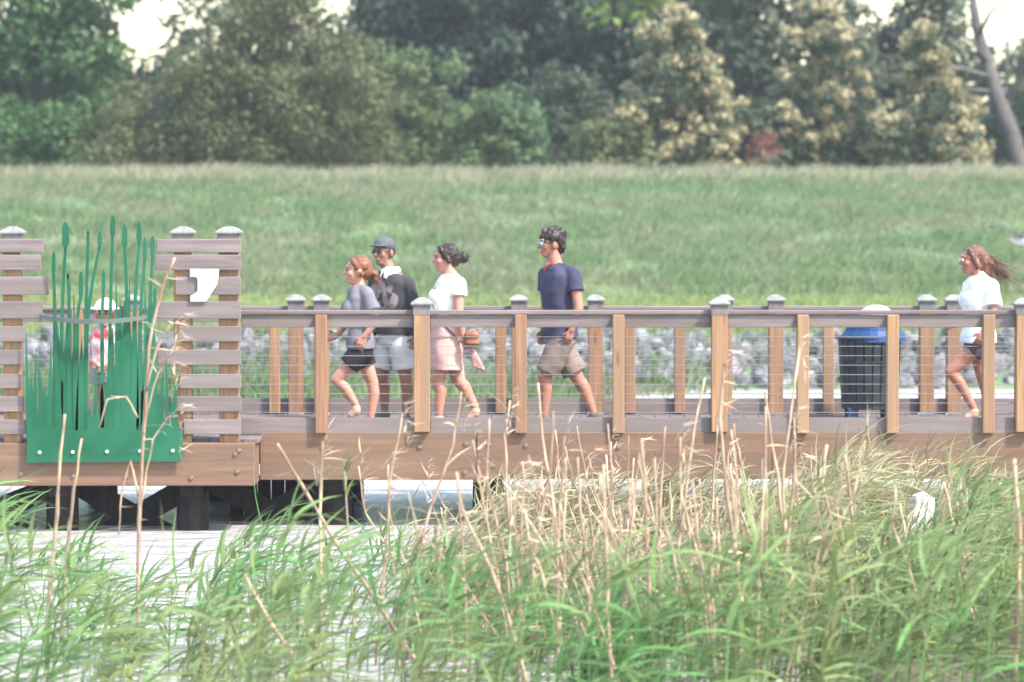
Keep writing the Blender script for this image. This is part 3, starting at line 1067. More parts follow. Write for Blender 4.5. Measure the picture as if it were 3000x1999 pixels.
for dx, dy in ((-.17, -.15), (.17, -.15), (-.17, .15), (.17, .15)):
    MB().box(bx + dx - .05, bx + dx + .05, YB + dy - .04, YB + dy + .04, DECK, DECK + .115, .005).build('leg', M['navy_plastic'], lb)

# ------------------------------------------------------------------ people
def person(label, Y, J, F, HF, skin, build=1.0, female=False, belly=0.0):
    """J: joints in photo pixels at depth Y (L = the camera side). F body facing, HF head facing (unit, horizontal)."""
    F, HF = Vector((*F, 0)).normalized(), Vector((*HF, 0)).normalized()
    SL = Vector((0, 0, 1)).cross(F)
    HS = Vector((0, 0, 1)).cross(HF)
    base = at(J['hip'][0], 1000, Y)
    root = thing('person', label, 'person', (base.x, Y, DECK))
    P = {}
    for k, v in J.items():
        p = at(v[0], v[1], Y)
        off = v[2] if len(v) > 2 else 0.0
        P[k] = p + Vector((0, off, 0))
    up = Vector((0, 0, 1))
    b = MB()
    h = P['head']
    # head: skull, face, jaw, nose, brow, lips, ears
    rot = Matrix((HF, HS, up)).transposed()
    K = 1.12
    def hp(f, s, u): return h + (HF * f + HS * s + up * u) * K
    def he(f, s, u, rx, ry, rz): b.ell(hp(f, s, u), rx * K, ry * K, rz * K, rot)
    he(-.012, 0, .022, .096, .074, .094)
    he(.030, 0, -.025, .062, .058, .082)
    he(.045, 0, -.082, .040, .040, .028)
    b.cap(hp(.088, 0, .012), hp(.108, 0, -.022), .010, .015)
    b.cap(hp(.080, -.03, .034), hp(.080, .03, .034), .014, .014)
    b.cap(hp(.086, -.015, -.058), hp(.086, .015, -.058), .010, .010)
    for s in (-1, 1):
        he(-.012, s * .078, -.008, .022, .012, .032)
        he(.055, s * .040, -.020, .028, .022, .024)
    P['neck'] = nb = P['neck'] + up * .035
    for s in 'LR': P['sh' + s] = P['sh' + s] + up * .018
    b.cap(nb - up * .05, h + up * -.07 - HF * .015, .062 * build, .056 * build)
    for s in 'LR': b.cap(nb - up * .012, P['sh' + s] + up * .0, .050 * build, .050 * build)
    hip = P['hip']
    wsh = .165 * build
    whip = .155 * build if female else .148 * build
    chest = nb.lerp(hip, .38)
    waist = nb.lerp(hip, .68)
    torso = [(nb - up * .01, .055, .07), (nb - up * .050, .078, wsh * .72), (nb - up * .115, .094 * build, wsh * .98), (chest + F * .015, .108 * build, wsh * .92),
             (waist + F * belly, .092 * build + belly * .5, wsh * .80), (hip + up * .03, .105 * build, whip), (hip - up * .10, .10 * build, whip * .92)]
    b.loft(torso, F, SL)
    if female:
        for s in (-1, 1):
            b.ell(nb.lerp(hip, .36) + F * .095 * build + SL * s * .07, .055, .06, .06, Matrix((F, SL, up)).transposed())
    limbs = {}
    for s, sg in (('L', 1), ('R', -1)):
        sh, el, wr = P['sh' + s], P['el' + s], P['wr' + s]
        b.cap(sh, el, .052 * build, .040 * build)
        b.cap(el, wr, .041 * build, .027 * build)
        d = (P['hand' + s] - wr).normalized()
        # palm, four fingers with a knuckle bend, thumb from the side of the palm
        n_ = (SL * -sg - d * d.dot(SL * -sg)).normalized()            # palm faces the thigh
        wd = d.cross(n_).normalized()
        if wd.dot(F) < 0: wd = -wd
        pc = wr + d * .055
        b.loft([(wr - d * .01, .026, .020), (wr + d * .03, .038, .016), (wr + d * .085, .042, .014)], wd, n_, 12)
        for fi, (o_, ln) in enumerate(((.030, .068), (.010, .076), (-.011, .071), (-.031, .056))):
            r0 = wr + d * .082 + wd * o_
            k1 = r0 + (d * .85 + n_ * .35).normalized() * ln * .5
            k2 = k1 + (d * .45 + n_ * .8).normalized() * ln * .5
            b.cap(r0, k1, .0098, .0088, 8)
            b.cap(k1, k2, .0088, .0072, 8)
        t0 = wr + d * .030 + wd * .034
        t1 = t0 + (d * .6 + wd * .6 + n_ * .4).normalized() * .038
        t2 = t1 + (d * .9 + n_ * .4).normalized() * .030
        b.cap(t0, t1, .0125, .0105, 8)
        b.cap(t1, t2, .0105, .0085, 8)
        hj = hip + SL * sg * .085 * build - up * .02
        kn, an = P['kn' + s], P['an' + s]
        b.cap(hj, kn, .088 * build, .058 * build)
        mid = kn.lerp(an, .3) - F * .018
        b.cap(kn, mid, .056 * build, .056 * build)
        b.cap(mid, an, .055 * build, .034 * build)
        limbs[s] = (hj, kn, an)
        toe = P['toe' + s]
        b.cap(an - up * .03, toe, .036, .026)
    P['F'], P['SL'], P['HF'], P['HS'], P['rot'] = F, SL, HF, HS, rot
    P['torso'], P['limbs'], P['hp'], P['female'] = torso, limbs, hp, female
    melt(b, 'body', skin, root, .0075, 3)
    eye = MB()
    return root, P


def top_cloth(root, P, mat_, name='shirt', slv=.55, ease=.016, hem=None, vneck=.0, long=False, build=1.0, neck_drop=.03, sl_r=(.068, .064), belly=0, noise_amp=.008):
    b = MB()
    F, SL = P['F'], P['SL']
    up = Vector((0, 0, 1))
    tor = P['torso']
    hip = P['hip']
    secs = []
    nb = P['neck']
    secs.append((nb - up * neck_drop * .4, .066, .085))
    for c, a, w in tor[1:5]:
        secs.append((c, a + ease, w + ease))
    low = hip + up * (.03 if hem is None else hem)
    c5, a5, w5 = tor[5]
    secs.append((nb.lerp(hip, .86), a5 + ease + .012, w5 + ease + .006))
    secs.append((low, a5 + ease + .02, w5 + ease + .014))
    b.loft(secs, F, SL, 22)
    if P['female']:
        for s in (-1, 1):
            b.ell(nb.lerp(hip, .37) + F * (.098 * build) + SL * s * .068, .078, .080, .085, Matrix((F, SL, up)).transposed())
    for s in 'LR':
        sh, el, wr = P['sh' + s], P['el' + s], P['wr' + s]
        b.cap(nb - up * .022, sh, .056 * build, .064 * build)
        if long:
            b.cap(sh, el, sl_r[0] * build, sl_r[1] * build)
            d = wr - el
            b.tube([el - d * .05, el, el + d * .55, wr - d * .03], [sl_r[1] * build * .9, sl_r[1] * build, .052 * build, .042 * build], 14)
        else:
            d = el - sh
            b.cap(sh, sh + d * .05, .066 * build, .066 * build)
            b.tube([sh - d * .1, sh, sh + d * slv], [.05 * build, sl_r[0] * build, sl_r[1] * build + .008], 14)
    return melt(b, name, mat_, root, .009, 9, noise_amp, 9)


def shorts(root, P, mat_, leg=.55, r=(.105, .098), name='shorts', top=.05, build=1.0, noise_amp=.007):
    b = MB()
    F, SL = P['F'], P['SL']
    up = Vector((0, 0, 1))
    hip = P['hip']
    c5, a5, w5 = P['torso'][5]
    b.loft([(hip + up * top, a5 + .010, w5 + .008), (hip, a5 + .018, w5 + .014), (hip - up * .07, a5 + .020, w5 + .010), (hip - up * .12, a5 * .8, w5 * .8)], F, SL, 20)
    for s in 'LR':
        hj, kn, an = P['limbs'][s]
        d = kn - hj
        b.tube([hj, hj + d * .2, hj + d * leg], [r[0] * build * .9, r[0] * build, r[1] * build], 16)
    return melt(b, name, mat_, root, .009, 4, noise_amp, 10)


def shoes(root, P, mat_):
    for s in 'LR':
        an, toe = P['an' + s], P['toe' + s]
        b = MB()
        d = (toe - an)
        d.z *= .6
        b.cap(an - Vector((0, 0, .045)) - d * .12, toe - Vector((0, 0, .0)), .042, .036)
        b.cap(an - Vector((0, 0, .03)), an - Vector((0, 0, .05)), .044, .044)
        melt(b, 'shoe', mat_, root, .009, 3)


def face(root, P, iris=True, lip=(.33, .12, .11)):
    hp = P['hp']
    for s in (-1, 1):
        MB().ell(hp(.083, s * .031, .008), .010, .013, .007, P['rot'], 10, 7).build('eye', M['eye'], root, smooth=True)
        MB().cap(hp(.091, s * .016, .030), hp(.084, s * .046, .032), .004, .003, 6).build('eyebrow', M['hair_dark'], root, smooth=True)
    MB().cap(hp(.094, -.017, -.058), hp(.094, .017, -.058), .0055, .0055, 8).build('lips', M['lips'], root, smooth=True)


def hair_blob(root, parts, mat_, amp=.007, sc=34, voxel=.008):
    b = MB()
    for p in parts:
        if p[0] == 'e': b.ell(p[1], p[2] * 1.1, p[3] * 1.1, p[4] * 1.1, p[5])
        else: b.cap(p[1], p[2], p[3] * 1.1, p[4] * 1.1)
    return melt(b, 'hair', mat_, root, voxel, 2, amp, sc)


def strands(root, mat_, starts, n, vec, length, spread, r=.004):
    V = MB()
    for _ in range(n):
        s = Vector(random.choice(starts)) + Vector((random.gauss(0, .012), random.gauss(0, .012), random.gauss(0, .012)))
        d = Vector(vec) + Vector((random.gauss(0, spread), random.gauss(0, spread), random.gauss(0, spread)))
        l = length * U(.6, 1.1)
        pts = [s, s + d * l * .35 + Vector((0, 0, .02)), s + d * l * .7 + Vector((0, 0, U(-.02, .03))), s + d * l + Vector((0, 0, U(-.06, .03)))]
        V.tube(pts, [r, r * .9, r * .7, r * .25], 4)
    return V.build('hair_strands', mat_, root, smooth=True)


M['eye'] = mat('eye', (.03, .02, .02), (.06, .04, .03), 30, rough=.2)
M['lips'] = mat('lips', (.36, .14, .12), (.42, .17, .15), 30, rough=.5)
M['hair_dark'] = mat('dark hair', (.018, .012, .010), (.035, .024, .020), 60, (1, 1, .2), .45, .3)
M['hair_auburn'] = mat('auburn hair', (.12, .045, .025), (.20, .08, .045), 60, (1, 1, .2), .45, .3)
M['hair_brown'] = mat('brown hair', (.09, .04, .028), (.16, .075, .05), 60, (1, 1, .2), .45, .3)
M['glass_dark'] = mat('dark lenses', (.015, .010, .010), (.03, .02, .02), 20, rough=.1, spec=.6)
M['glass_blue'] = mat('mirrored blue lenses', (.12, .42, .55), (.30, .62, .70), 14, rough=.12, metal=.6)
M['shoe_tan'] = mat('tan sandal', (.45, .24, .15), (.55, .32, .22), 12, rough=.6)
M['shoe_dark'] = mat('dark shoe', (.06, .05, .05), (.10, .08, .08), 12, rough=.6)
SK_A = skin_mat('fair skin', (.47, .235, .165))
SK_B = skin_mat('brown skin', (.25, .125, .082))
SK_C = skin_mat('light skin', (.43, .21, .15))
SK_D = skin_mat('tan skin', (.34, .155, .10))

# -- woman in grey tee and black shorts, leading
YA = 1.0
J = dict(head=(1046, 794), neck=(1052, 846), hip=(1056, 1022), shL=(1078, 868, -.14), elL=(1106, 938, -.20), wrL=(1070, 984, -.20), handL=(1056, 1012, -.20),
         shR=(1036, 868, .14), elR=(1020, 940, .19), wrR=(985, 985, .17), handR=(965, 990, .17),
         knL=(988, 1112, -.09), anL=(1044, 1186, -.08), toeL=(1030, 1215, -.08), knR=(1090, 1122, .09), anR=(1084, 1228, .09), toeR=(1048, 1238, .09))
ra, P = person('woman in grey tee and black shorts striding ahead of the group, hair tied back', YA, J, (-1, -.08), (-1, -.15), SK_A, .96, True)
top_cloth(ra, P, cloth('grey tee', (.165, .152, .178)), 'tee', .62, hem=-.0, build=.96)
shorts(ra, P, cloth('black shorts', (.022, .020, .026)), .50, (.108, .104), build=.96)
shoes(ra, P, M['shoe_tan'])
face(ra, P)
hp = P['hp']
hair_blob(ra, [('e', hp(-.028, 0, .040), .098, .086, .092, P['rot']), ('e', hp(-.075, 0, .0), .055, .070, .075, P['rot']), ('c', hp(-.10, 0, .005), hp(-.145, .01, -.03), .024, .030), ('c', hp(-.145, .01, -.03), hp(-.155, .01, -.10), .028, .010),
               ('c', hp(.04, .05, .085), hp(-.03, .075, -.03), .022, .022), ('c', hp(.04, -.05, .085), hp(-.03, -.075, -.03), .022, .022)], M['hair_auburn'])
strands(ra, M['hair_auburn'], [hp(-.12, 0, -.01), hp(-.14, 0, -.04)], 40, (.35, 0, -.85), .12, .22, .003)

# -- man in dark sweater and cap
YBm = 1.9
J = dict(head=(1124, 740), neck=(1146, 802), hip=(1155, 985), shL=(1194, 838, -.09), elL=(1220, 918, -.10), wrL=(1218, 985, -.12), handL=(1212, 1010, -.14),
         shR=(1098, 832, .10), elR=(1080, 915, .10), wrR=(1090, 985, .02), handR=(1084, 1010, 0),
         knL=(1190, 1110, -.10), anL=(1190, 1214, -.06), toeL=(1158, 1236, -.14), knR=(1118, 1108, .08), anR=(1126, 1206, .12), toeR=(1094, 1226, .05))
rb, P = person('man in dark sweater over white collar, grey cap and sunglasses, pale shorts', YBm, J, (-.72, -.70), (-.62, -.78), SK_B, 1.06)
msw, nt, b, N, L = nodes('printed sweater')
tc = N.new('ShaderNodeTexCoord')
nz = N.new('ShaderNodeTexNoise'); nz.inputs['Scale'].default_value = 9; nz.inputs['Detail'].default_value = 3; nz.inputs['Distortion'].default_value = 1.5
L.new(tc.outputs['Object'], nz.inputs['Vector'])
r = N.new('ShaderNodeValToRGB'); r.color_ramp.elements[0].position, r.color_ramp.elements[1].position = .43, .50
L.new(nz.outputs[0], r.inputs[0])
pc = P['neck'].lerp(P['hip'], .42) + P['F'] * .12 - parent_world(rb) + Vector((-.015, 0, 0))
vm = N.new('ShaderNodeVectorMath'); vm.operation = 'SUBTRACT'; vm.inputs[1].default_value = pc
L.new(tc.outputs['Object'], vm.inputs[0])
vs = N.new('ShaderNodeVectorMath'); vs.operation = 'MULTIPLY'; vs.inputs[1].default_value = (1 / .17, 1 / .26, 1 / .17)
L.new(vm.outputs[0], vs.inputs[0])
ln = N.new('ShaderNodeVectorMath'); ln.operation = 'LENGTH'
L.new(vs.outputs[0], ln.inputs[0])
lt_ = N.new('ShaderNodeMath'); lt_.operation = 'LESS_THAN'; lt_.inputs[1].default_value = 1.0
L.new(ln.outputs['Value'], lt_.inputs[0])
ml = N.new('ShaderNodeMath'); ml.operation = 'MULTIPLY'
L.new(lt_.outputs[0], ml.inputs[0]); L.new(r.outputs[0], ml.inputs[1])
mx = N.new('ShaderNodeMix'); mx.data_type = 'RGBA'
mx.inputs[6].default_value = (.030, .028, .034, 1); mx.inputs[7].default_value = (.22, .18, .17, 1)
L.new(ml.outputs[0], mx.inputs[0]); L.new(mx.outputs[2], b.inputs['Base Color'])
b.inputs['Roughness'].default_value = .9
top_cloth(rb, P, msw, 'sweater', long=True, ease=.026, hem=.02, build=1.04, sl_r=(.072, .062), noise_amp=.012)
shorts(rb, P, cloth('off white shorts', (.46, .445, .43)), .78, (.108, .108), build=1.06, noise_amp=.012)
shoes(rb, P, M['shoe_dark'])
face(rb, P)
hp = P['hp']
wc = cloth('white collar', (.74, .72, .74))
nbk = P['neck'] - Vector((0, 0, .02))
MB().loft([(nbk - Vector((0, 0, .035)), .098, .115), (nbk + Vector((0, 0, .02)), .082, .086), (nbk + Vector((0, 0, .05)), .070, .072)], P['F'], P['SL']).build('collar', wc, rb, smooth=True)
for s_ in (-1, 1):
    c = nbk + P['F'] * .085 + P['SL'] * s_ * .012
    sd = P['SL'] * s_
    q = [c + Vector((0, 0, .045)) - P['F'] * .015, c + sd * .075 + Vector((0, 0, .030)) - P['F'] * .045, c + sd * .075 + P['F'] * .012 - Vector((0, 0, .075)), c + sd * .012 + P['F'] * .022 - Vector((0, 0, .040))]
    mb = MB()
    mb.add(q + [p + P['F'] * .008 for p in q], [(0, 1, 2, 3), (7, 6, 5, 4), (0, 4, 5, 1), (1, 5, 6, 2), (2, 6, 7, 3), (3, 7, 4, 0)])
    mb.build('collar_point', wc, rb)
hair_blob(rb, [('e', hp(-.03, 0, .02), .092, .084, .085, P['rot'])], M['hair_dark'], .006)
b_ = MB()
b_.ell(hp(-.012, 0, .062), .116, .098, .080, P['rot'])
b_.loft([(hp(.06, 0, .050), .085, .080), (hp(.065, 0, .062), .088, .082)], P['HF'], P['HS'])
melt(b_, 'cap', cloth('grey cap', (.085, .085, .095)), rb, .008, 3)
for s in (-1, 1):
    MB().ell(hp(.092, s * .033, .006), .010, .029, .019, P['rot'], 12, 8).build('sunglass_lens', M['glass_dark'], rb, smooth=True)
MB().cap(hp(.098, -.03, .012), hp(.098, .03, .012), .004, .004, 8).build('sunglass_bridge', M['glass_dark'], rb, smooth=True)
for s in (-1, 1):
    MB().cap(hp(.085, s * .062, .012), hp(-.02, s * .084, .012), .0035, .0035, 6).build('sunglass_arm', M['glass_dark'], rb, smooth=True)

# -- woman in white top and pink skirt
YC = 1.5
J = dict(head=(1306, 758), neck=(1318, 812), hip=(1308, 992), shL=(1344, 838, -.15), elL=(1346, 918, -.21), wrL=(1356, 980, -.20), handL=(1366, 1006, -.20),
         shR=(1300, 836, .15), elR=(1276, 918, .20), wrR=(1262, 980, .18), handR=(1258, 1005, .18),
         knL=(1284, 1112, -.07), anL=(1286, 1216, -.06), toeL=(1250, 1236, -.06), knR=(1340, 1112, .08), anR=(1392, 1196, .08), toeR=(1376, 1226, .08))
rc, P = person('woman in white top and pink skirt with dark hair in a bun and crossbody strap', YC, J, (-1, -.12), (-1, -.12), SK_C, 1.08, True, .03)
m, nt, b, N, L = nodes('white to pink dress')
tc = N.new('ShaderNodeTexCoord'); sx = N.new('ShaderNodeSeparateXYZ'); L.new(tc.outputs['Object'], sx.inputs[0])
r = N.new('ShaderNodeValToRGB')
r.color_ramp.elements[0].position, r.color_ramp.elements[1].position = .86, 1.02
mr = N.new('ShaderNodeMath'); mr.operation = 'MULTIPLY'; mr.inputs[1].default_value = .95
L.new(sx.outputs[2], mr.inputs[0]); L.new(mr.outputs[0], r.inputs[0])
r.color_ramp.elements[0].color = (.56, .33, .29, 1); r.color_ramp.elements[1].color = (.80, .77, .70, 1)
L.new(r.outputs[0], b.inputs['Base Color']); b.inputs['Roughness'].default_value = .85
top_cloth(rc, P, m, 'top', .42, hem=.02, build=1.12, belly=.03, ease=.02, noise_amp=.01)
b = MB()
F, SL = P['F'], P['SL']; up = Vector((0, 0, 1)); hip = P['hip']
b.loft([(hip + up * .12, .125, .155), (hip + up * .02, .145, .185), (hip - up * .12, .155, .195), (at(1306, 1084, YC), .155, .20)], F, SL, 24)
melt(b, 'skirt', m, rc, .009, 4, .014, 9)
shoes(rc, P, M['shoe_tan'])
face(rc, P)
hp = P['hp']
hair_blob(rc, [('e', hp(-.022, 0, .040), .100, .088, .090, P['rot']), ('e', hp(-.07, 0, .0), .055, .072, .075, P['rot']), ('e', hp(-.145, 0, .010), .050, .052, .052, P['rot']), ('c', hp(.05, .045, .085), hp(-.02, .078, -.02), .022, .024), ('c', hp(.05, -.045, .085), hp(-.02, -.078, -.02), .022, .024)], M['hair_dark'], .008)
strands(rc, M['hair_dark'], [hp(-.14, 0, .01)], 22, (.7, 0, .0), .05, .5, .003)
strap = [P['neck'] + SL * -.10 + up * -.03 - F * .02, P['neck'].lerp(P['hip'], .25) + F * .135 + SL * -.03, P['neck'].lerp(P['hip'], .45) + F * .155 + SL * .06, P['neck'].lerp(P['hip'], .7) + F * .10 + SL * .17, P['hip'] - F * .06 + SL * .21 + up * .03]
MB().tube(strap, .009, 6).build('bag_strap', M['shoe_dark'], rc, smooth=True)
o = thing('handbag', 'small brown handbag hanging at the hip of the woman in pink skirt', 'handbag', at(1382, 1006, YC - .22))
mb = MB()
bc = at(1382, 988, YC - .22)
mb.loft([(bc + Vector((0, 0, -.075)), .03, .062), (bc + Vector((0, 0, -.06)), .045, .078), (bc + Vector((0, 0, .03)), .036, .066), (bc + Vector((0, 0, .055)), .02, .055)], Vector((0, 1, 0)), Vector((1, 0, 0)))
mb.ell(bc + Vector((0, -.035, .01)), .062, .014, .038)
melt(mb, 'bag_body', mat('brown leather', (.20, .075, .045), (.28, .12, .07), 12, rough=.5), o, .008, 2, .006, 14)
mb = MB()
c = at(1384, 1002, YC - .22)
for k in range(10):
    a0, a1 = math.pi * k / 10, math.pi * (k + 1) / 10
    mb.tube([c + Vector((math.cos(a0) * .055, 0, math.sin(a0) * .11)), c + Vector((math.cos(a1) * .055, 0, math.sin(a1) * .11))], .008, 6)
mb.build('handle', M['shoe_tan'], o)
mb = MB()
for k in range(5):
    a0 = at(1376, 1008, YC - .17)
    e = at(1392 + k * 6, 1078 - (k % 2) * 8 + k * 2, YC - .16 + .012 * (k % 2))
    mb.tube([a0, a0.lerp(e, .5), e], [.014, .024, .021], 8)
o2 = melt(mb, 'scarf', cloth('pink scarf', (.42, .235, .215)), o, .008, 5, .004, 20)

# -- man in navy tee and tan shorts
YD = 1.7
J = dict(head=(1614, 716), neck=(1630, 782), hip=(1640, 982), shL=(1680, 812, -.13), elL=(1694, 902, -.20), wrL=(1672, 966, -.22), handL=(1664, 996, -.22),
         shR=(1600, 812, .14), elR=(1598, 900, .21), wrR=(1592, 970, .20), handR=(1584, 1000, .20),
         knL=(1594, 1106, -.07), anL=(1594, 1214, -.07), toeL=(1552, 1238, -.09), knR=(1694, 1112, .08), anR=(1738, 1208, .08), toeR=(1722, 1236, .08))
rd, P = person('man in navy V neck tee and tan shorts with mirrored blue sunglasses and black hair', YD, J, (-.93, -.36), (-.97, -.25), SK_D, 1.10)
top_cloth(rd, P, cloth('navy tee', (.046, .045, .082)), 'tee', .50, hem=-.02, build=1.10, ease=.024, noise_amp=.010)
shorts(rd, P, cloth('tan shorts', (.19, .145, .125)), .86, (.114, .110), build=1.06, noise_amp=.011)
shoes(rd, P, M['shoe_dark'])
face(rd, P)
hp = P['hp']
# V of skin at the neck with a red trim
c = P['neck'] + P['F'] * .082 - Vector((0, 0, .02))
for s in (-1, 1):
    MB().tube([c + P['SL'] * s * .062 + Vector((0, 0, .035)) - P['F'] * .02, c + P['SL'] * s * .03 - Vector((0, 0, .012)) + P['F'] * .020, c + P['F'] * .034 - Vector((0, 0, .06))], .0075, 6).build('collar_trim', cloth('red trim', (.30, .06, .06)), rd, smooth=True)
q = MB()
q.add([c + P['SL'] * .055 + Vector((0, 0, .03)), c - P['SL'] * .055 + Vector((0, 0, .03)), c + P['F'] * .030 - Vector((0, 0, .055)), c + P['F'] * .02], [(0, 1, 3), (1, 2, 3), (2, 0, 3), (0, 2, 1)])
q.build('neck_opening', SK_D, rd)
hair_blob(rd, [('e', hp(-.022, 0, .052), .106, .090, .088, P['rot']), ('e', hp(-.075, 0, .0), .058, .074, .085, P['rot']), ('c', hp(.045, 0, .098), hp(-.06, 0, .118), .040, .036), ('c', hp(.075, 0, .062), hp(.05, 0, .095), .028, .036),
               ('c', hp(-.085, .02, .09), hp(-.085, -.02, .09), .05, .05)], M['hair_dark'], .013, 30)
for s in (-1, 1):
    MB().ell(hp(.088, s * .035, .004), .014, .031, .022, P['rot'], 12, 8).build('sunglass_lens', M['glass_blue'], rd, smooth=True)
    MB().cap(hp(.080, s * .064, .010), hp(-.02, s * .086, .010), .006, .004, 6).build('sunglass_arm', M['glass_dark'], rd, smooth=True)
MB().cap(hp(.098, -.03, .014), hp(.098, .03, .014), .005, .005, 8).build('sunglass_bridge', M['glass_dark'], rd, smooth=True)

# -- woman running on the right
YE = 1.6
J = dict(head=(2848, 764), neck=(2868, 816), hip=(2866, 1000), shL=(2896, 842, -.14), elL=(2902, 920, -.21), wrL=(2872, 972, -.23), handL=(2858, 996, -.23),
         shR=(2852, 840, .14), elR=(2842, 925, .20), wrR=(2806, 955, .19), handR=(2790, 950, .19),
         knL=(2782, 1088, -.08), anL=(2850, 1196, -.08), toeL=(2830, 1222, -.08), knR=(2884, 1116, .08), anR=(2896, 1216, .08), toeR=(2866, 1238, .08))
re_, P = person('woman in loose white tee jogging at the right with long brown hair blowing back', YE, J, (-1, -.15), (-1, -.2), SK_D, .97, True)
top_cloth(re_, P, cloth('loose white tee', (.78, .77, .79)), 'tee', .72, hem=-.015, build=1.04, ease=.036, sl_r=(.074, .074), noise_amp=.014)
shorts(re_, P, cloth('dark shorts', (.06, .045, .06)), .30, (.105, .104), build=.97)
shoes(re_, P, M['shoe_tan'])
face(re_, P)
hp = P['hp']
hair_blob(re_, [('e', hp(-.025, 0, .040), .100, .088, .090, P['rot']), ('e', hp(-.075, 0, -.005), .058, .074, .085, P['rot']), ('c', hp(-.09, 0, .02), hp(-.20, .0, -.06), .058, .042), ('c', hp(-.20, 0, -.06), hp(-.30, 0, -.14), .042, .016), ('c', hp(-.10, 0, -.04), hp(-.17, 0, -.16), .045, .02),
                ('c', hp(.04, .05, .085), hp(-.03, .078, -.05), .022, .026), ('c', hp(.04, -.05, .085), hp(-.03, -.078, -.05), .022, .026)], M['hair_brown'], .008)
strands(re_, M['hair_brown'], [hp(-.09, 0, .03), hp(-.11, 0, -.02), hp(-.12, 0, -.06)], 130, (.80, 0, -.40), .32, .16, .0032)
for s in (-1, 1):
    MB().ell(hp(.092, s * .032, .004), .009, .024, .018, P['rot'], 12, 8).build('sunglass_lens', mat('pale lens', (.6, .58, .5), (.7, .68, .6), 10, rough=.15, metal=.4), re_, smooth=True)

# -- child behind the cattail panel
YF = 2.2
J = dict(head=(308, 922), neck=(310, 968), hip=(306, 1080), shL=(338, 978, -.05), elL=(350, 1030, -.07), wrL=(322, 1066, -.12), handL=(312, 1080, -.14),
         shR=(284, 978, .05), elR=(270, 1028, .03), wrR=(284, 1066, -.08), handR=(292, 1080, -.1),
         knL=(322, 1150, -.04), anL=(326, 1212, -.02), toeL=(322, 1226, -.12), knR=(292, 1150, .03), anR=(290, 1212, .03), toeR=(286, 1226, -.08))
rf, P = person('small person in white hat, red and white top, mostly hidden behind the green cattails', YF, J, (-.1, -1), (-.1, -1), SK_D, .78)
m = mat('red and white shirt', (.74, .72, .72), (.78, .76, .76), 8, c3=(.55, .04, .06), big=6)
top_cloth(rf, P, m, 'shirt', .6, hem=.0, build=.8)
shorts(rf, P, cloth('grey shorts', (.25, .25, .30)), .6, (.10, .10), build=.75)
shoes(rf, P, M['shoe_dark'])
face(rf, P)
hp = P['hp']
hair_blob(rf, [('e', hp(-.025, 0, .02), .095, .082, .085, P['rot'])], M['hair_dark'], .006)
b_ = MB()
b_.ell(hp(-.01, 0, .065), .115, .10, .085, P['rot'])
b_.loft([(hp(0, 0, .045), .165, .15), (hp(0, 0, .058), .15, .14)], P['HF'], P['HS'])
melt(b_, 'sun_hat', cloth('white hat', (.78, .75, .74)), rf, .009, 3)

# ------------------------------------------------------------------ gull
YG = 20.0
gc = at(3004, 706, YG)
gl = thing('gull', 'gull flying low at the right edge with one dark wing stretched out', 'bird', gc)
M['feather_white'] = mat('white feathers', (.38, .38, .37), (.46, .46, .45), 20, rough=.8)
M['feather_grey'] = mat('grey feathers', (.05, .05, .052), (.09, .09, .09), 20, rough=.8)
b_ = MB()
b_.ell(gc, .20, .075, .07)
b_.ell(gc + Vector((-.19, 0, .035)), .05, .042, .042)
b_.cap(gc + Vector((.15, 0, .0)), gc + Vector((.30, 0, .015)), .045, .018)
melt(b_, 'body', M['feather_white'], gl, .01, 3)
MB().cap(gc + Vector((-.235, 0, .03)), gc + Vector((-.28, 0, .018)), .012, .005, 8).build('beak', mat('beak', (.5, .33, .06), (.6, .4, .1), 10), gl, smooth=True)
def wing(a, tip, mid):
    mb_ = MB()
    secs = []
    pts = [Vector(a), Vector(mid), Vector(tip)]
    ch = [.10, .085, .012]
    vs, fs = [], []
    for p, c_ in zip(pts, ch):
        vs += [p + Vector((0, -c_, -.004)), p + Vector((0, c_, -.006)), p + Vector((0, c_ * .6, .008)), p + Vector((0, -c_ * .8, .014))]
    for i in range(2):
        for k_ in range(4):
            fs.append((i * 4 + k_, i * 4 + (k_ + 1) % 4, (i + 1) * 4 + (k_ + 1) % 4, (i + 1) * 4 + k_))
    fs += [(3, 2, 1, 0), (8, 9, 10, 11)]
    mb_.add(vs, fs)
    mb_.build('wing', M['feather_grey'], gl)
wing(gc + Vector((-.02, -.04, .05)), at(2897, 666, YG - .1), at(2955, 674, YG - .06))
wing(gc + Vector((.04, .04, .05)), gc + Vector((.52, .15, .22)), gc + Vector((.26, .08, .18)))

# ------------------------------------------------------------------ pale rock in the reeds
YW = -2.6
c = at(2690, 1490, YW)
o = inst('boulder', rock_mesh(77, M['white_rock'], 'boulder'), (c.x, c.y, .24), rot=(.1, .12, .2), scale=(.19, .18, .30))
tag(o, 'bright white rounded boulder top showing among the reeds at the right', 'rock')

# ------------------------------------------------------------------ green reeds (wind from the left)
ENV = [(-400, 1420), (10, 1400), (60, 1580), (230, 1600), (330, 1700), (480, 1690), (600, 1640), (700, 1560), (830, 1500), (950, 1560), (1040, 1550), (1200, 1600), (1400, 1610), (1600, 1610), (1900, 1600), (2200, 1550), (2420, 1430), (2550, 1340), (2720, 1350), (2850, 1400), (3000, 1430), (3400, 1400)]
def env(px):
    for (a, b_), (c_, d_) in zip(ENV, ENV[1:]):
        if a <= px <= c_:
            return b_ + (d_ - b_) * (px - a) / (c_ - a)
    return 1400


